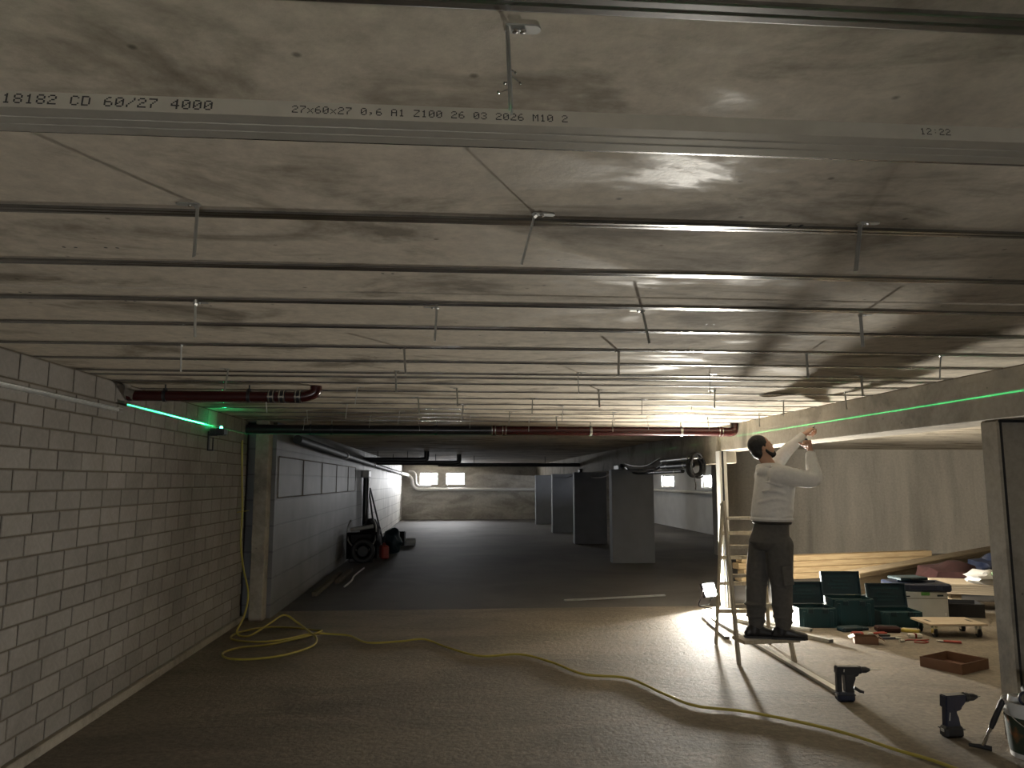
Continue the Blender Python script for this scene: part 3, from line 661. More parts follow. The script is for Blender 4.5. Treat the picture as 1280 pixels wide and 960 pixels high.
# hoodie
bm = nb()
loft(bm, [(pv(2.905, 6.90, 1.275), lf * .188, fw * .150), (pv(2.91, 6.90, 1.325), lf * .200, fw * .168), (pv(2.92, 6.90, 1.42), lf * .202, fw * .163), (pv(2.945, 6.905, 1.56), lf * .205, fw * .156), (pv(2.955, 6.91, 1.66), lf * .200, fw * .145), (pv(2.945, 6.915, 1.735), lf * .15, fw * .118), (pv(2.925, 6.925, 1.79), lf * .085, fw * .08)], 26)
limb(bm, [RS + Vector((-.05, .02, .0)), RS, (RS + RE) / 2 + Vector((0, 0, -.015)), RE + Vector((.02, -.005, -.01)), (RE + RW) / 2 + Vector((.01, 0, 0)), RW + (RE - RW) * .10], [.088, .092, .080, .070, .058, .044])
limb(bm, [LS + Vector((-.06, -.02, -.03)), LS, LE, (LE + LW) / 2, LW + (LE - LW) * .12], [.085, .085, .064, .052, .042])
ball(bm, pv(2.86, 6.91, 1.715), (.075, .12, .06)); ball(bm, pv(2.795, 6.885, 1.31), (.045, .07, .035))
for k in range(5): tube(bm, [pv(2.915, 6.9, 1.30 + k * .075) + (fw * .157 * math.cos(a) + lf * .200 * math.sin(a)) + Vector((0, 0, .02 * math.sin(3 * a + k))) for a in [R(150 + 20 * i + 13 * k) for i in range(8)]], .011, 6)
for q, r_ in ((.62, .073), (.45, .078), (.8, .068)):
    c = RS + (RE - RS) * q; ball(bm, c, (.018, r_, r_))
hood = fuse('hoodie', bm, 'hoodie', man, .010, 3, .5)
bm = nb(); limb(bm, [pv(2.875, 6.82, 1.755), pv(2.845, 6.88, 1.745), pv(2.845, 6.97, 1.745), pv(2.875, 7.04, 1.755), pv(2.95, 7.0, 1.77)], [.024, .032, .036, .032, .022]); fuse('hood', bm, 'hoodie', man, .009, 4)
bm = nb(); tube(bm, [pv(2.906, 6.90, 1.283) + fw * .150 * math.cos(a) + lf * .190 * math.sin(a) for a in [2 * PI * i / 30 for i in range(30)]], .020, 8, True); obj('hem', bm, 'hoodie', man, True)
bm = nb(); bar(bm, pv(2.985, 6.735, 1.32), pv(3.015, 6.755, 1.40), .016, .012, (0, 1, 0), .003); obj('pocket_opening', bm, 'trousers', hood)
for w_, e_ in ((RW, RE), (LW, LE)):
    c = w_ + (e_ - w_) * .12; d_ = (e_ - w_).normalized(); obj('cuff', rod(nb(), c - d_ * .02, c + d_ * .03, .043, .047, 16), 'hoodie', man, True)
# trousers
bm = nb()
loft(bm, [(pv(2.90, 6.90, 1.01), lf * .165, fw * .135), (pv(2.87, 6.90, 1.08), lf * .19, fw * .17), (pv(2.89, 6.90, 1.17), lf * .175, fw * .145), (pv(2.905, 6.90, 1.275), lf * .168, fw * .13)], 22)
limb(bm, [pv(2.845, 6.99, 1.05), pv(2.80, 6.98, .86), pv(2.765, 6.965, .70), pv(2.745, 6.945, .5), pv(2.735, 6.93, .365)], [.122, .108, .092, .086, .068])
limb(bm, [pv(2.93, 6.82, 1.05), pv(2.935, 6.825, .86), pv(2.94, 6.835, .70), pv(2.945, 6.845, .5), pv(2.95, 6.85, .365)], [.125, .112, .096, .088, .070])
for c in (pv(2.735, 6.93, .36), pv(2.95, 6.85, .36)):
    for k in range(4): ball(bm, c + Vector((.012 * (-1) ** k, .006 * (-1) ** k, .02 + .05 * k)), (.078 + .006 * k, .076 + .005 * k, .02))
for c, r_ in ((pv(2.77, 6.96, .72), .098), (pv(2.94, 6.83, .71), .101), (pv(2.80, 6.98, .80), .104), (pv(2.935, 6.825, .93), .115)): ball(bm, c, (r_, r_, .016), Euler((.25, .2, 0)).to_matrix())
tro = fuse('trousers', bm, 'trousers', man, .009, 2, .5)
obj('thigh_pocket', box(nb(), pv(2.945, 6.705, .80), (.10, .02, .17), (0, R(-6), R(8)), .006), 'trousers', tro)
bm = nb(); ring = [pv(2.905, 6.90, 1.252) + fw * .137 * math.cos(a) + lf * .177 * math.sin(a) for a in [2 * PI * i / 28 for i in range(28)]]
tube(bm, ring, .016, 6, True); obj('belt', bm, 'belt', man, True)
# shoes
for ax, ay, rz in ((2.735, 6.93, -8), (2.95, 6.85, -16)):
    mt = Matrix.Translation(pv(ax, ay, .235)) @ Matrix.Rotation(R(rz), 4, 'Z'); bm = nb()
    def L2(x, y, z): return mt @ Vector((x, y, z))
    X3 = mt.to_3x3() @ Vector((0, 1, 0)); Z3 = Vector((0, 0, 1))
    loft(bm, [(L2(-.09, 0, .05), X3 * .032, Z3 * .042), (L2(-.05, 0, .058), X3 * .042, Z3 * .054), (L2(.03, 0, .058), X3 * .045, Z3 * .054), (L2(.10, 0, .044), X3 * .05, Z3 * .040), (L2(.165, 0, .036), X3 * .045, Z3 * .031), (L2(.20, 0, .03), X3 * .026, Z3 * .020)], 16)
    limb(bm, [L2(-.02, 0, .06), L2(-.005, 0, .14)], [.054, .060]); ball(bm, L2(-.08, 0, .04), (.03, .036, .034))
    sh = fuse('shoe', bm, 'leather', man, .007, 4)
    bm = nb(); poly = [(-.11, -.03), (-.07, -.042), (.02, -.04), (.1, -.05), (.17, -.04), (.2, -.012), (.2, .012), (.17, .04), (.1, .05), (.02, .04), (-.07, .042), (-.11, .03)]
    A = [bm.verts.new(L2(x, y, .0)) for x, y in poly]; B = [bm.verts.new(L2(x, y, .018)) for x, y in poly]; bm.faces.new(A); bm.faces.new(B)
    for i in range(len(poly)): j = (i + 1) % len(poly); bm.faces.new((A[i], A[j], B[j], B[i]))
    obj('sole', bm, 'rubber', sh)
# what he holds
ht = LW + PO + Vector((0, -.085, 0)) + dL.normalized() * .105
dp = Vector((-.82, -.10, -.42)).normalized()
t = thing('marker_pen', 'black marker held up against the beam by the reaching man', 'marker', ht)
obj('barrel', rod(nb(), -dp * .03, dp * .10, .0085, None, 10), 'black', t, True); obj('cap', rod(nb(), dp * .10, dp * .125, .0085, .006, 10), 'black', t, True); obj('tip', rod(nb(), -dp * .03, -dp * .05, .006, .002, 8), 'black', t, True)
hr_ = RW + PO + Vector((0, -.085, 0)) + Vector((-.02, .05, .085)) 
t = thing('folding_rule', 'short dark folding rule closed in the bent arm hand of the man', 'rule', hr_)
for k in range(4): obj('rule_blade', box(nb(), (.012 + .004 * k, -.012, -.03), (.0035, .018, .15), (R(-6), R(-10), .2), .001), 'black' if k % 2 else 'navy', t)

# ------------------------------------------------------------------ profiles lying on the floor
def channel(name, a, b_, label, w_=.06, h_=.027, m_='zinc'):
    a = Vector(a); b_ = Vector(b_); d = (b_ - a); ln = d.length; rz = math.atan2(d.y, d.x)
    bm = nb(); pr = [(-w_ / 2, 0), (-w_ / 2, h_), (w_ / 2, h_), (w_ / 2, 0), (w_ / 2 - .002, 0), (w_ / 2 - .002, h_ - .002), (-w_ / 2 + .002, h_ - .002), (-w_ / 2 + .002, 0)]
    A = [bm.verts.new((0, y, z)) for y, z in pr]; B = [bm.verts.new((ln, y, z)) for y, z in pr]
    for i in range(8): j = (i + 1) % 8; bm.faces.new((A[i], A[j], B[j], B[i]))
    bm.faces.new(A); bm.faces.new(B[::-1])
    o = obj(name, bm, m_); o.location = a; o.rotation_euler = (0, -math.asin(max(-1, min(1, d.z / ln))), rz); return tag(o, label, 'profile')
channel('floor_profile', (3.12, 9.45, 0), (2.98, 5.75, 0), 'long steel profile on the floor running under the ladder to the drill')
channel('floor_profile', (3.03, 9.2, 0), (2.86, 7.95, 0), 'short steel profile on the floor behind the ladder rear legs', .05, .027, 'zinc_dull')
channel('floor_profile', (3.34, 8.95, 0), (3.84, 7.68, 0), 'steel profile on the floor pointing from the lamp to the cardboard packet', .06, .035, 'zinc_dull')
channel('floor_profile', (1.55, 10.6, 0), (3.05, 10.95, 0), 'thin pale steel strip on the dark floor behind the lamp', .04, .02)
channel('floor_profile', (3.55, 8.75, 0), (3.92, 8.28, 0), 'bright short profile on the floor beside the open teal case', .06, .03)

# ------------------------------------------------------------------ open tool cases
def case(loc, rz, w_, d_, h_, lid_h, label, lean):
    t = thing('tool_case', label, 'tool case', loc, rz, None); th_ = .012
    bm = nb(); box(bm, (0, 0, th_ / 2), (w_, d_, th_))
    for s in (-1, 1): box(bm, (s * (w_ - th_) / 2, 0, h_ / 2), (th_, d_, h_), None, .003); box(bm, (0, s * (d_ - th_) / 2, h_ / 2), (w_, th_, h_), None, .003)
    for s in (-1, 1): box(bm, (s * w_ * .36, -d_ / 2 - .006, h_ * .45), (.035, .014, h_ * .8), None, .004)
    box(bm, (0, -d_ / 2 - .004, h_ * .92), (w_ * .9, .012, .02))
    bd = obj('body', bm, 'teal', t)
    for s in (-1, 1): obj('latch', box(nb(), (s * w_ * .2, -d_ / 2 - .012, h_ * .86), (.06, .014, .05), None, .004), 'teal_dark', bd)
    obj('tray', box(nb(), (0, 0, h_ - .05), (w_ - .03, d_ - .03, .02)), 'teal_dark', t)
    # lid standing open on the rear hinge, inside turned to the front
    q = Matrix.Translation((0, d_ / 2, h_)) @ Matrix.Rotation(R(lean), 4, 'X'); bm = nb()
    def lb(c, s, bv=0): 
        r = bmesh.ops.create_cube(bm, size=1, matrix=q @ Matrix.Translation(c) @ Matrix.Diagonal((*s, 1)))
        if bv: bmesh.ops.bevel(bm, geom=list({e for v in r['verts'] for e in v.link_edges}), offset=bv, segments=1, affect='EDGES')
    lb((0, .025, lid_h / 2), (w_ * .96, .014, lid_h), .004)
    for s in (-1, 1): lb((s * w_ * .475, .0, lid_h / 2), (.012, .05, lid_h), .003)
    lb((0, 0, lid_h - .006), (w_ * .96, .05, .012), .003); lb((0, 0, .006), (w_ * .96, .05, .012), .003)
    ld = obj('lid', bm, 'teal_dark', t); bm = nb()
    for zz in (.30, .45, .60): lb((0, .012, lid_h * zz), (w_ * (.42 if zz != .45 else .6), .014, .012))
    lb((0, .014, lid_h * .80), (w_ * .7, .012, .02)); obj('lid_rib', bm, 'teal', ld)
    return t
case((4.10, 8.62, 0), R(-3), .42, .32, .215, .25, 'open teal tool case with its left side lit, nearest the ladder', -9)
c2 = case((4.56, 8.68, 0), R(-6), .46, .34, .30, .27, 'tallest open teal tool case standing between two lower open ones', -8)
case((5.06, 8.58, 0), R(-6), .46, .34, .17, .27, 'low open teal tool case beside the light grey box', -10)
# light grey box with a flat case on top
t = thing('storage_box', 'light grey plastic storage box under a flat blue-green case', 'storage box', (5.60, 9.02, 0), R(-8))
bd = obj('body', box(nb(), (0, 0, .165), (.56, .40, .33), None, .012), 'greywhite', t)
obj('lid_seam', box(nb(), (0, -.201, .25), (.54, .006, .006)), 'mortar', bd)
obj('grip', box(nb(), (-.2, -.203, .275), (.08, .012, .014)), 'black', bd); obj('latch', box(nb(), (.02, -.204, .305), (.10, .012, .04), None, .004), 'green', bd); obj('maker_plate', box(nb(), (.19, -.202, .285), (.07, .006, .02)), 'teal_dark', bd); obj('latch', box(nb(), (.24, -.203, .07), (.02, .01, .03)), 'white', bd)
t = thing('flat_case', 'flat blue-green tool case lying on the light grey storage box', 'tool case', (5.60, 9.02, .33), R(-12))
bd = obj('body', box(nb(), (0, 0, .045), (.66, .44, .09), None, .018), 'navy', t)
bm = nb(); box(bm, (0, -.02, .095), (.42, .03, .02), None, .005); box(bm, (-.2, -.02, .092), (.03, .03, .03)); box(bm, (.2, -.02, .092), (.03, .03, .03)); obj('handle', bm, 'navy', bd)
for s in (-1, 1): obj('latch', box(nb(), (s * .18, -.222, .05), (.07, .014, .06), None, .004), 'navy', bd)
t = thing('flat_case', 'slim open-faced teal case wedged beside the flat case on the grey box', 'tool case', (5.52, 9.04, .445), R(4))
obj('body', box(nb(), (0, 0, .018), (.36, .26, .036), None, .008), 'teal_dark', t); obj('handle', box(nb(), (0, -.135, .018), (.1, .014, .02), None, .004), 'black', t)

# ------------------------------------------------------------------ small things in front of the cases
def lump(name, loc, size, m_, label, cat, rz=0, parts=()):
    t = thing(name, label, cat, loc, rz); bm = box(nb(), (0, 0, size[2] / 2), size, None, min(size) * .25); obj('body', bm, m_, t)
    for n_, c, s, mm in parts: obj(n_, box(nb(), c, s, None, min(s) * .2), mm, t)
    return t
t = thing('open_carton', 'small opened carton with pale flap lying on the floor before the cases', 'carton', (4.19, 7.66, 0), R(-20))
bm = nb(); box(bm, (0, 0, .004), (.22, .14, .008))
for s in (-1, 1): box(bm, (s * .108, 0, .035), (.005, .14, .07)); box(bm, (0, s * .068, .035), (.22, .005, .07))
obj('body', bm, 'card', t); obj('flap', box(nb(), (-.13, -.0, .062), (.06, .14, .004), (0, R(-28), 0)), 'cream', t); obj('flap', box(nb(), (.14, 0, .06), (.07, .14, .004), (0, R(35), 0)), 'card', t)
def plier(loc, rz, m_, label):
    t = thing('pliers', label, 'pliers', loc, rz)
    for s in (-1, 1):
        obj('handle', tube(nb(), smooth_path([(-.01, s * -.004, .014), (.04, s * .012, .014), (.09, s * .022, .014), (.15, s * .018, .014)], 5), .010, 8), m_, t, True)
        obj('jaw', tube(nb(), [(-.01, s * .004, .014), (-.035, s * .012, .014), (-.07, s * .004, .014)], [.009, .009, .004], 8), 'zinc_dull', t, True)
plier((4.50, 8.06, 0), R(8), 'red', 'red-handled pliers lying before the tallest teal case')
plier((5.0, 7.62, 0), R(-30), 'red', 'red-handled pliers nearest the wheeled board')
plier((4.58, 7.80, 0), R(170), 'navy', 'dark blue pliers lying among the hand tools')
plier((4.36, 7.86, 0), R(60), 'black', 'black-handled pliers beside the red block')
lump('tool_grip', (4.28, 7.98, 0), (.12, .06, .05), 'red', 'small red tool block lying before the tallest case', 'tool', R(-15), (('clip', (0, -.031, .03), (.05, .008, .02), 'black'),))
lump('glove', (4.36, 8.28, 0), (.26, .13, .05), 'teal_dark', 'dark crumpled work glove against the tallest case', 'glove', R(12), (('finger', (.16, .04, .02), (.10, .03, .03), 'teal_dark'), ('finger', (.17, 0, .02), (.11, .03, .03), 'teal_dark'), ('finger', (.16, -.04, .02), (.09, .03, .03), 'teal_dark')))
lump('cloth_bag', (4.74, 8.20, 0), (.24, .15, .06), 'darkred', 'dark red cloth bag in front of the low teal case', 'bag', R(-12), (('strap', (0, 0, .062), (.2, .03, .012), 'black'),))
lump('sanding_pad', (4.98, 8.16, 0), (.18, .10, .035), 'yellow', 'yellow folded pad beside the dark red bag', 'pad', R(-38), (('seam', (0, 0, .036), (.16, .02, .006), 'cream'),))
t = thing('cable_loop', 'thin red cable looped on the floor near the wheeled board', 'cable', (4.74, 7.66, 0)); obj('cable', tube(nb(), smooth_path([(-.14, .02, .006), (-.06, .08, .006), (.05, .06, .006), (.10, -.02, .006), (.02, -.07, .006), (-.05, -.04, .006), (.0, .02, .010), (.12, .06, .006), (.17, .08, .006)], 7), .006, 7), 'red', t, True); obj('plug', rod(nb(), (-.18, .01, .014), (-.13, .02, .012), .014, .010, 10), 'cream', t, True)
lump('foam_block', (4.84, 7.86, 0), (.14, .06, .045), 'cream', 'cream rounded block lying near the red cable loop', 'block', R(-8), (('band', (.0, 0, .024), (.02, .066, .049), 'red'),))
t = thing('screwdriver', 'long black screwdriver lying before the dark red bag', 'screwdriver', (4.5, 7.95, 0), R(-10)); obj('grip', rod(nb(), (0, 0, .015), (.11, 0, .015), .015, .012, 10), 'black', t, True); obj('shaft', rod(nb(), (.11, 0, .013), (.28, 0, .006), .004, .003, 8), 'chrome', t, True)

# ------------------------------------------------------------------ wheeled moving board
t = thing('moving_dolly', 'plywood moving board on four black casters', 'dolly', (5.32, 8.02, 0), R(-5))
dk = obj('deck', box(nb(), (0, 0, .131), (.60, .42, .022), None, .004), 'plywood', t)
for s in (-1, 1): obj('hand_slot', box(nb(), (s * .22, 0, .1418), (.03, .11, .002)), 'rubber', dk)
for sx in (-1, 1):
    for sy in (-1, 1):
        c = obj('caster', rod(nb(), (sx * .23 - .014, sy * .15, .042), (sx * .23 + .014, sy * .15, .042), .042, None, 16), 'rubber', t, True)
        bm = nb(); box(bm, (sx * .23 - .02, sy * .15, .075), (.005, .05, .09)); box(bm, (sx * .23 + .02, sy * .15, .075), (.005, .05, .09)); box(bm, (sx * .23, sy * .15, .117), (.06, .06, .006)); rod(bm, (sx * .23 - .022, sy * .15, .042), (sx * .23 + .022, sy * .15, .042), .01, None, 8); obj('fork', bm, 'chrome', c)

# ------------------------------------------------------------------ cardboard tray
t = thing('cardboard_tray', 'open brown cardboard tray on the floor by the front column', 'box', (4.42, 6.62, 0), R(-63))
LX, LY, LH = .36, .42, .085
obj('bottom', box(nb(), (0, 0, .004), (LX, LY, .006)), 'card_in', t)
for s in (-1, 1): obj('side', box(nb(), (s * LX / 2, 0, LH / 2), (.006, LY, LH)), 'card', t); obj('side', box(nb(), (0, s * LY / 2, LH / 2), (LX + .006, .006, LH)), 'card', t)

# ------------------------------------------------------------------ cordless drills
def drill(loc, rz, label, slim):
    t = thing('cordless_drill', label, 'drill', loc, rz); m_ = 'black' if not slim else 'navy'
    # battery foot
    bt = obj('battery', box(nb(), (-.005, 0, .035), (.13, .078, .07), None, .014), 'navy' if not slim else 'black', t); obj('battery_seam', box(nb(), (-.005, 0, .052), (.132, .08, .006)), 'black', bt); obj('battery_catch', box(nb(), (-.071, 0, .045), (.008, .03, .02), None, .003), 'greywhite', bt)
    bm = nb()
    if not slim:   # hammer drill: closed D handle behind the gear housing
        prism(bm, [(-.068, .062), (-.03, .062), (-.028, .215), (-.066, .222)], -.022, .022)
        prism(bm, [(-.005, .062), (.062, .062), (.045, .12), (.072, .155), (.072, .2), (-.012, .2)], -.028, .028)
        prism(bm, [(-.068, .195), (.10, .195), (.105, .25), (-.064, .252)], -.034, .034)
        prism(bm, [(.045, .165), (.10, .185), (.10, .2), (.04, .2)], -.024, .024)
    else:
        prism(bm, [(-.056, .06), (.05, .06), (.034, .12), (.02, .17), (-.05, .20)], -.024, .024)
        prism(bm, [(-.058, .18), (.05, .18), (.086, .215), (.092, .262), (-.052, .258)], -.034, .034)
        prism(bm, [(.0, .155), (.055, .165), (.075, .21), (.0, .2)], -.026, .026)
    bmesh.ops.bevel(bm, geom=[e for e in bm.edges if len(e.link_faces) == 2], offset=.006, segments=2, affect='EDGES')
    obj('housing', bm, m_, t, True)
    z = .224 if not slim else .238
    ck = obj('chuck', lathe(nb(), [(.030, 0), (.030, .02), (.024, .026), (.024, .06), (.013, .085), (.012, .09)], 16), 'black', t, True); ck.location = (.098, 0, z); ck.rotation_euler = (0, R(90), 0)
    rd = rod(nb(), (.185, 0, z), (.275 if not slim else .215, 0, z), .004, .003, 8); obj('bit', rd, 'zinc_dull', t, True)
    obj('trigger', box(nb(), (.012 if not slim else .028, 0, .165 if not slim else .15), (.02, .016, .04), None, .004), 'rubber', t)
    obj('vent_strip', box(nb(), (-.03 if slim else -.017, -.0345 if not slim else -.0245, .225 if not slim else .13), (.006, .003, .05 if slim else .02), (0, R(8), 0)), 'greywhite', t)
    if not slim:
        obj('front_lug', tube(nb(), [(.06, -.01, .10), (.10, -.02, .075), (.125, -.03, .07)], [.012, .012, .010], 8), 'black', t, True)
drill((2.94, 5.70, 0), R(-4), 'black hammer drill with D-handle standing on its battery by the steel profile', False)
drill((3.215, 4.88, 0), R(4), 'dark blue cordless driver standing on its battery next to the hammer', True)

# ------------------------------------------------------------------ bucket, its contents and the hammer
t = thing('paint_bucket', 'white plastic bucket with dark printed wrap against the column', 'bucket', (3.475, 4.50, 0))
sh = obj('shell', lathe(nb(), [(.0, .004), (.125, .002), (.128, .0), (.152, .30), (.160, .302), (.160, .318), (.150, .318), (.146, .30), (.122, .012), (0, .012)], 40), 'white', t, True)
obj('label_wrap', lathe(nb(), [(.1322, .03), (.1335, .03), (.1488, .235), (.1475, .235)], 40), 'bucket_label', sh, True)
obj('handle', tube(nb(), smooth_path([(-.158, 0, .29), (-.165, -.05, .24), (-.12, -.14, .19), (0, -.185, .175), (.12, -.14, .19), (.165, -.05, .24), (.158, 0, .29)], 6), .003, 6), 'zinc_dull', t, True)
obj('filling', lathe(nb(), [(0, .25), (.13, .25), (.141, .24), (.14, .2), (0, .2)], 24), 'rubber', t)
t = thing('angle_grinder', 'dark blue grinder with round guard sticking out of the white bucket', 'grinder', (3.47, 4.50, .285))
obj('body', tube(nb(), smooth_path([(.08, .02, .0), (.03, .0, .05), (-.02, -.02, .10)], 5), .032, 14), 'navy', t, True)
obj('guard', rod(nb(), (-.035, -.06, .10), (-.03, -.035, .115), .048, None, 20), 'black', t, True)
bm = nb(); tube(bm, [(-.075 + .028 * math.cos(a), -.045, .06 + .034 * math.sin(a)) for a in [2 * PI * i / 18 for i in range(18)]], .008, 8, True); obj('loop_handle', bm, 'navy', t, True)
obj('white_collar', rod(nb(), (-.10, .02, .0), (-.09, .015, .06), .035, None, 14), 'white', t, True)
t = thing('claw_hammer', 'hammer leaning head down against the white bucket', 'hammer', (3.225, 4.63, 0))
d0 = Vector((3.312, 4.535, .305)) - Vector((3.225, 4.63, 0)); dn = d0.normalized()
obj('shaft', rod(nb(), dn * .02, dn * .17, .0095, .010, 10), 'chrome', t, True); obj('grip', tube(nb(), [dn * .155, dn * .2, dn * .27, dn * .33, dn * .345], [.014, .0165, .0155, .018, .012], 12), 'rubber', t, True)
bm = nb(); rod(bm, (-.055, .035, .022), (.0, 0, .022), .010, .014, 10); rod(bm, (0, 0, .022), (.045, -.035, .018), .014, .016, 12); obj('head', bm, 'rubber', t, True)

# ------------------------------------------------------------------ timber in the bay
def timber(a, b_, w_, h_, z, m_, label, group=None):
    a = Vector((*a, z + h_ / 2)); b_ = Vector((*b_, z + h_ / 2)); d = b_ - a
    o = obj('timber_beam', box(nb(), (0, 0, 0), (d.length, w_, h_), None, .012), m_); o.location = (a + b_) / 2; o.rotation_euler = (0, 0, math.atan2(d.y, d.x)); return tag(o, label, 'timber', group)
nm = ['lowest', 'second', 'third', 'topmost']
for k in range(4):
    j = (0, .05, -.04, .02)[k]
    timber((4.7 + j, 12.45), (8.55 + j, 13.35), .22 - .012 * k, .096, .0985 * k, 'timber', f'long pale pine board, {nm[k]} of the stack against the bay wall side')
for k, (h_, z) in enumerate(((.235, .06), (.07, .296))):
    timber((5.5, 10.4), (11.2, 14.75), .20 + .1 * k, h_, z, 'timber_old', ('thick weathered timber lying diagonally behind the cases', 'thin weathered board on top of the diagonal timber')[k])
for y_, lab in ((.12, 'short wooden bearer under the near end of the diagonal timber'), (.88, 'short wooden bearer under the far end of the diagonal timber')):
    x = 5.5 + 5.7 * y_; y = 10.4 + 4.35 * y_
    o = obj('timber_bearer', box(nb(), (0, 0, .03), (.10, .5, .06), None, .004), 'timber_old'); o.location = (x, y, 0); o.rotation_euler = (0, 0, R(37)); tag(o, lab, 'timber')
# stacked boards at the right with bags on them
for k in range(5):
    o = obj('panel_board', box(nb(), (0, 0, .0125), (1.5, .62, .025), None, .003), 'plywood'); o.location = (6.95 + .012 * k, 9.55 - .01 * k, .20 + .027 * k); o.rotation_euler = (0, 0, R(-24 + .6 * k))
    tag(o, ['lowest', 'second lowest', 'middle', 'second highest', 'topmost'][k] + ' pale board of the flat stack behind the front column', 'board', 'pale boards stacked behind the column')
for dx in (-.45, .45):
    o = obj('trestle_block', box(nb(), (0, 0, .1), (.12, .5, .2), None, .005), 'timber_old'); o.location = (6.95 + dx * .91, 9.55 - dx * .41, 0); o.rotation_euler = (0, 0, R(-24)); tag(o, 'wooden block under the ' + ('crate' if dx < 0 else 'far') + ' end of the pale board stack', 'block', 'blocks under the boards')
def bag(name, loc, size, m_, label, seed, extra=None):
    rnd = random.Random(seed); t = thing(name, label, 'bag', loc); bm = nb()
    bmesh.ops.create_icosphere(bm, subdivisions=3, radius=1)
    ph = [rnd.uniform(0, 6) for _ in range(6)]
    for v in bm.verts:
        d = v.co.normalized(); k = 1 + .12 * math.sin(5 * d.x + ph[0]) * math.sin(6 * d.y + ph[1]) + .10 * math.sin(9 * d.z + ph[2] + 4 * d.x) + .05 * math.sin(17 * d.x + 13 * d.y + ph[3])
        v.co = Vector((d.x * k * size[0], d.y * k * size[1], max(-.85, d.z * k) * size[2] + size[2] * .85))
    obj('sack', bm, m_, t, True)
    if extra:
        for n_, c, s, mm in extra: obj(n_, box(nb(), c, s, (.2, .1, .3), min(s) * .2), mm, t)
    return t
bag('rubbish_bag', (6.75, 9.35, .335), (.26, .17, .10), 'white', 'crumpled white bag with a green mark on the stacked boards', 3, (('green_print', (.03, -.13, .14), (.12, .02, .05), 'green'),))
bag('tool_bag', (7.25, 10.85, 0), (.5, .30, .24), 'darkred', 'dark red soft bag lying below the diagonal timber', 5)
bag('tool_bag', (8.6, 11.5, 0), (.5, .32, .28), 'navy', 'dark blue glossy sack beside the dark red bag', 9)
t = thing('plastic_crate', 'low dark crate on the floor under the stack of pale boards', 'crate', (6.2, 9.15, 0), R(-20)); bm = nb(); box(bm, (0, 0, .006), (.5, .36, .012))
for s in (-1, 1): box(bm, (s * .245, 0, .08), (.01, .36, .16)); box(bm, (0, s * .175, .08), (.5, .01, .16))
obj('body', bm, 'rubber', t); obj('rim', box(nb(), (0, -.182, .15), (.5, .012, .02)), 'black', t)

# ------------------------------------------------------------------ services along the rear beam
t = thing('junction_light', 'white box light fixture with loose cables on the side of the rear beam', 'light fixture', (3.66, 16.6, 1.93))
obj('housing', box(nb(), (0, 0, 0), (.12, .50, .09), None, .01), 'white', t); obj('cover', box(nb(), (-.02, -.05, -.055), (.10, .42, .03), None, .008), 'white', t); obj('cable_gland', rod(nb(), (0, -.26, .03), (0, -.36, .02), .045, .02, 10), 'black', t, True)
def cable(name, pts, r, m_, label):
    o = Vector(pts[0]); t = thing(name, label, 'cable', o); obj('cable', tube(nb(), [p - o for p in smooth_path(pts, 7)], r, 7), m_, t, True); return t
cable('hanging_cable', [(3.70, 16.22, 1.95), (3.67, 15.3, 1.80), (3.67, 14.2, 1.78), (3.68, 13.6, 1.84), (3.705, 13.2, 1.94)], .022, 'black', 'thick black cable drooping along the rear beam from the light fixture')
cable('hanging_cable', [(3.70, 16.22, 2.0), (3.68, 15.2, 1.93), (3.67, 14.2, 1.92), (3.68, 13.6, 2.0), (3.71, 13.2, 2.06)], .010, 'white', 'thin white cable drooping beside the thick black one')
cable('hanging_cable', [(3.69, 16.9, 1.92), (3.66, 18.2, 1.74), (3.66, 20.0, 1.74), (3.70, 21.6, 1.88)], .012, 'white', 'white cable sagging between the light fixture and the next box')
cable('hanging_cable', [(3.69, 21.8, 1.90), (3.67, 24, 1.76), (3.67, 26.5, 1.74), (3.70, 28.5, 1.88)], .012, 'black', 'far dark cable sagging below the rear beam')
t = thing('junction_box', 'small dark junction box on the rear beam between two sagging cables', 'junction box', (3.68, 21.7, 1.92)); obj('housing', box(nb(), (0, 0, 0), (.10, .3, .12), None, .01), 'black', t); obj('lid', box(nb(), (-.055, 0, 0), (.012, .24, .10), None, .004), 'rubber', t)
t = thing('cable_coil', 'coil of black cable hung from the rear beam beside conduit tubes', 'cable coil', (3.58, 10.95, 1.86))
for k in range(9):
    a0 = random.uniform(-.12, .12); rr = .155 + random.uniform(-.025, .02); oy = -.05 + k * .03
    obj('cable_turn', tube(nb(), [(rr * math.cos(a) * .62 + a0 * .15, oy + .03 * math.sin(2 * a), rr * math.sin(a) * 1.05 + a0 * .2) for a in [2 * PI * i / 22 for i in range(22)]], .013, 6, True), 'rubber', t, True)
obj('hook', rod(nb(), (.14, .05, .10), (-.12, .05, .10), .012, None, 8), 'zinc_dull', t, True)
obj('loose_end', tube(nb(), smooth_path([(-.05, 0, -.13), (-.04, .02, -.2), (-.03, .0, -.28), (-.035, 0, -.36)], 5), .010, 6), 'rubber', t, True)
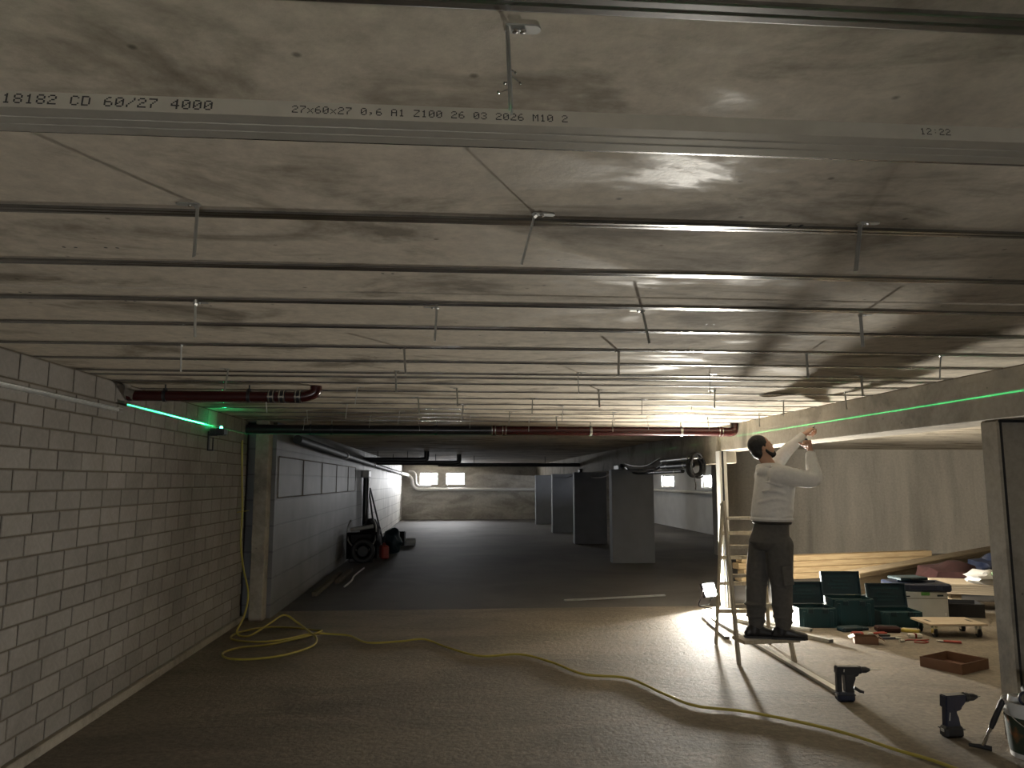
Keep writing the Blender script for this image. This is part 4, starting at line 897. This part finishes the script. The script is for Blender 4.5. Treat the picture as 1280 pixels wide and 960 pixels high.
for k, (x, z, r_, y0, y1, m_, lab) in enumerate(((3.60, 1.97, .035, 11.4, 12.9, 'zinc_dull', 'grey metal tube slung high beside the rear beam'), (3.58, 1.87, .05, 11.2, 12.8, 'black', 'thick black tube slung beside the cable coil'), (3.56, 1.78, .03, 11.6, 13.6, 'black', 'thin black tube lowest under the cable coil'))):
    t = thing('conduit_tube', lab, 'tube', (x, y0, z)); obj('tube', rod(nb(), (0, 0, 0), (0, y1 - y0, 0), r_, None, 16), m_, t, True)
    for f in (.2, .8):
        bm = nb(); box(bm, (.06, (y1 - y0) * f, 0), (.13, .03, .02)); rod(bm, (0, (y1 - y0) * f - .015, 0), (0, (y1 - y0) * f + .015, 0), r_ + .005, None, 14); obj('bracket', bm, 'zinc_dull', t)
# ------------------------------------------------------------------ pipes on the left and far walls
t = thing('wall_pipe', 'pale pipe running along the left wall and down onto the far wall', 'pipe', (-2.0, 10.2, 2.1)); o_ = Vector((-2.0, 10.2, 2.1))
segs = [(10.2, 2.17), (14.8, 2.11), (20.0, 2.05), (25.0, 2.0), (30.5, 1.95)]
for (y0, z0), (y1, z1) in zip(segs, segs[1:]):
    p = obj('pipe_length', rod(nb(), Vector((-2.03, y0, z0)) - o_, Vector((-2.03, y1, z1)) - o_, .06, None, 16), 'rubber', t, True)
    obj('socket', rod(nb(), Vector((-2.03, y1 - .12, z1)) - o_, Vector((-2.03, y1, z1)) - o_, .072, None, 16), 'white', p, True)
    obj('bracket', box(nb(), Vector((-2.08, (y0 + y1) / 2, (z0 + z1) / 2)) - o_, (.14, .04, .03)), 'zinc_dull', p)
obj('pipe_bend', tube(nb(), [p - o_ for p in smooth_path([(-2.03, 30.4, 1.95), (-1.98, 32.2, 1.94), (-1.9, 33.2, 1.90), (-1.75, 33.36, 1.75), (-1.68, 33.38, 1.45), (-1.5, 33.38, 1.30), (-1.2, 33.38, 1.29)], 6)], .07, 14), 'white', t, True)
t = thing('wall_pipe', 'white pipe running level below the far windows', 'pipe', (-1.25, 33.38, 1.285)); obj('pipe_run', rod(nb(), (0, 0, 0), (6.2, 0, 0), .07, None, 16), 'white', t, True)
for x in (.3, 1.9, 3.3, 4.8): obj('bracket', box(nb(), (x, .06, -.03), (.05, .13, .14)), 'zinc_dull', t)
t = thing('wall_pipe', 'second white pipe bending down beside the far windows', 'pipe', (-1.35, 33.36, 1.32)); o_ = Vector((-1.35, 33.36, 1.32)); obj('pipe_bend', tube(nb(), [p - o_ for p in smooth_path([(-1.88, 33.36, 2.06), (-1.68, 33.36, 2.05), (-1.58, 33.36, 1.9), (-1.56, 33.36, 1.6), (-1.48, 33.36, 1.46), (-1.3, 33.36, 1.43), (-.9, 33.4, 1.42)], 6)], .045, 12), 'white', t, True); obj('bracket', box(nb(), (-.2, .05, .4), (.12, .14, .04)), 'zinc_dull', t)
def cpipe(y, z, x0, x1, r_, up, label):
    t = thing('ceiling_pipe', label, 'pipe', (x0, y, z)); obj('pipe_run', rod(nb(), (0, 0, 0), (x1 - x0, 0, 0), r_, None, 16), 'blackpipe', t, True)
    if up is not None: obj('riser', tube(nb(), smooth_path([(up - x0 - .15, 0, 0), (up - x0 - .04, 0, .01), (up - x0, 0, .05), (up - x0, 0, CEIL - z)], 5), r_ * 1.05, 14), 'blackpipe', t, True)
    for f in (.25, .75): obj('pipe_clamp', rod(nb(), ((x1 - x0) * f, 0, 0), ((x1 - x0) * f, 0, CEIL - z), .008, None, 8), 'black', t)
cpipe(18.6, 2.14, -2.14, -.72, .06, -.62, 'black pipe across the dark ceiling ending in a riser')
cpipe(20.6, 2.12, -2.14, .12, .06, .18, 'longer black pipe across the dark ceiling with a short riser')
cpipe(22.0, 2.10, -.4, 3.71, .055, None, 'thin black pipe crossing to the rear beam')
t = thing('wall_pipe', 'slim white pipe along the white right wall below its windows', 'pipe', (7.94, 17.5, 1.27)); obj('pipe_run', rod(nb(), (0, 0, 0), (0, 15.5, 0), .05, None, 12), 'white', t, True)
for y in (3, 8, 12): obj('bracket', box(nb(), (.02, y, 0), (.08, .05, .12)), 'zinc_dull', t)
t = thing('down_pipe', 'dark vertical downpipe with a white hopper on the left wall', 'pipe', (-2.06, 18.7, 0)); obj('pipe_run', rod(nb(), (0, 0, 0), (0, 0, 1.72), .075, None, 16), 'blackpipe', t, True); obj('hopper', box(nb(), (.0, 0, 1.80), (.17, .5, .18), None, .02), 'white', t, label='white hopper box')

# ------------------------------------------------------------------ things left along the left wall
t = thing('wheelbarrow', 'dark wheelbarrow tipped on end against the left wall', 'wheelbarrow', (-1.78, 15.6, 0), R(8))
bm = nb(); st = [(-.30, -.02, .10), (.30, -.02, .10), (.30, -.02, .62), (-.30, -.02, .62)]; bk = [(-.20, .28, .18), (.20, .28, .18), (.20, .28, .55), (-.20, .28, .55)]
A = [bm.verts.new(p) for p in st]; B = [bm.verts.new(p) for p in bk]; bm.faces.new(B)
for i in range(4): j = (i + 1) % 4; bm.faces.new((A[i], A[j], B[j], B[i]))
bmesh.ops.solidify(bm, geom=bm.faces[:], thickness=.012); obj('tray', bm, 'rubber', t)
wh = obj('wheel', tube(nb(), [(.19 * math.cos(a) + .02, -.14, .26 + .19 * math.sin(a)) for a in [2 * PI * i / 28 for i in range(28)]], .05, 10, True), 'rubber', t, True); obj('wheel_hub', rod(nb(), (.02, -.18, .26), (.02, -.10, .26), .10, .13, 18), 'rubber', wh, True)
for s in (-1, 1): obj('handle', tube(nb(), smooth_path([(s * .10 + .02, -.14, .26), (s * .26, .05, .45), (s * .28, .1, .70), (s * .22, .02, .86)], 5), .016, 8), 'zinc_dull', t, True)
obj('leg', tube(nb(), [(-.22, .28, .3), (-.24, .36, .0), (.24, .36, .0), (.22, .28, .3)], .014, 8), 'black', t, True)
t = thing('white_tube', 'short pale tube lying across the top of the wheelbarrow', 'tube', (-1.8, 15.72, .64)); obj('tube', rod(nb(), (-.22, .02, .02), (.20, .12, .08), .04, None, 14), 'greywhite', t, True); obj('end_cap', rod(nb(), (.20, .12, .08), (.215, .124, .082), .042, None, 14), 'white', t, True)
bag('rubbish_bag', (-1.78, 17.2, 0), (.24, .26, .42), 'rubber', 'black filled rubbish bag behind the wheelbarrow', 11)
bag('rubbish_bag', (-1.35, 17.8, 0), (.22, .24, .30), 'teal_dark', 'dark green rubbish bag leaning near the downpipe', 12)
t = thing('jerry_can', 'red canister on the floor beside the black rubbish bag', 'canister', (-1.42, 16.6, 0), R(20)); obj('body', box(nb(), (0, 0, .14), (.16, .26, .28), None, .03), 'red', t); obj('handle', tube(nb(), smooth_path([(0, -.08, .27), (0, -.06, .32), (0, .05, .32), (0, .07, .27)], 5), .014, 8), 'red', t, True); obj('spout', rod(nb(), (0, .1, .27), (0, .13, .32), .025, None, 10), 'black', t, True)
t = thing('plastic_crate', 'black crate with a pale roll on its edge by the left wall', 'crate', (-1.45, 20.2, 0)); bm = nb(); box(bm, (0, 0, .01), (.5, .6, .02))
for s in (-1, 1): box(bm, (s * .245, 0, .16), (.012, .6, .32)); box(bm, (0, s * .295, .16), (.5, .012, .32))
obj('body', bm, 'rubber', t); obj('rim', box(nb(), (0, -.304, .30), (.5, .012, .03)), 'black', t)
t = thing('paper_roll', 'pale paper roll on the floor next to the black crate', 'roll', (-1.05, 20.0, 0)); obj('roll', rod(nb(), (-.12, 0, .09), (.12, .05, .09), .09, None, 18), 'white', t, True); obj('core', rod(nb(), (-.125, -.001, .09), (-.11, .001, .09), .03, None, 12), 'card', t, True)
for k, (a, b_, lab) in enumerate((((-1.80, 18.9, .0), (-2.12, 19.9, 1.42), 'thin pole leaning on the painted brick wall behind the bags'), ((-1.65, 19.35, .0), (-2.11, 20.1, 1.45), 'broom handle leaning beside the thin pole'))):
    o_ = Vector(a); t = thing('leaning_pole', lab, 'pole', a); obj('shaft', rod(nb(), (0, 0, 0), Vector(b_) - o_, .022, None, 10), 'black', t, True); obj('foot', box(nb(), (0, 0, .02), (.16, .07, .04), None, .006), 'rubber', t)
cable('white_stick', [(-1.63, 14.75, .012), (-1.66, 13.6, .012), (-1.62, 12.9, .014), (-1.64, 12.2, .012)], .014, 'white', 'white cord lying on the dark floor before the wheelbarrow')
for k, (x, y, ln, rz, lab) in enumerate(((-1.94, 12.6, 2.6, 90, 'dark offcut batten along the foot of the left wall'), (-1.82, 13.5, 1.7, 90, 'second dark batten beside the wall batten'))):
    t = thing('offcut_batten', lab, 'batten', (x, y, 0), R(rz)); obj('batten', box(nb(), (0, 0, .03), (ln, .07, .06), None, .004), 'mortar', t); obj('end_band', box(nb(), (ln / 2 - .1, 0, .03), (.04, .075, .065)), 'black', t)
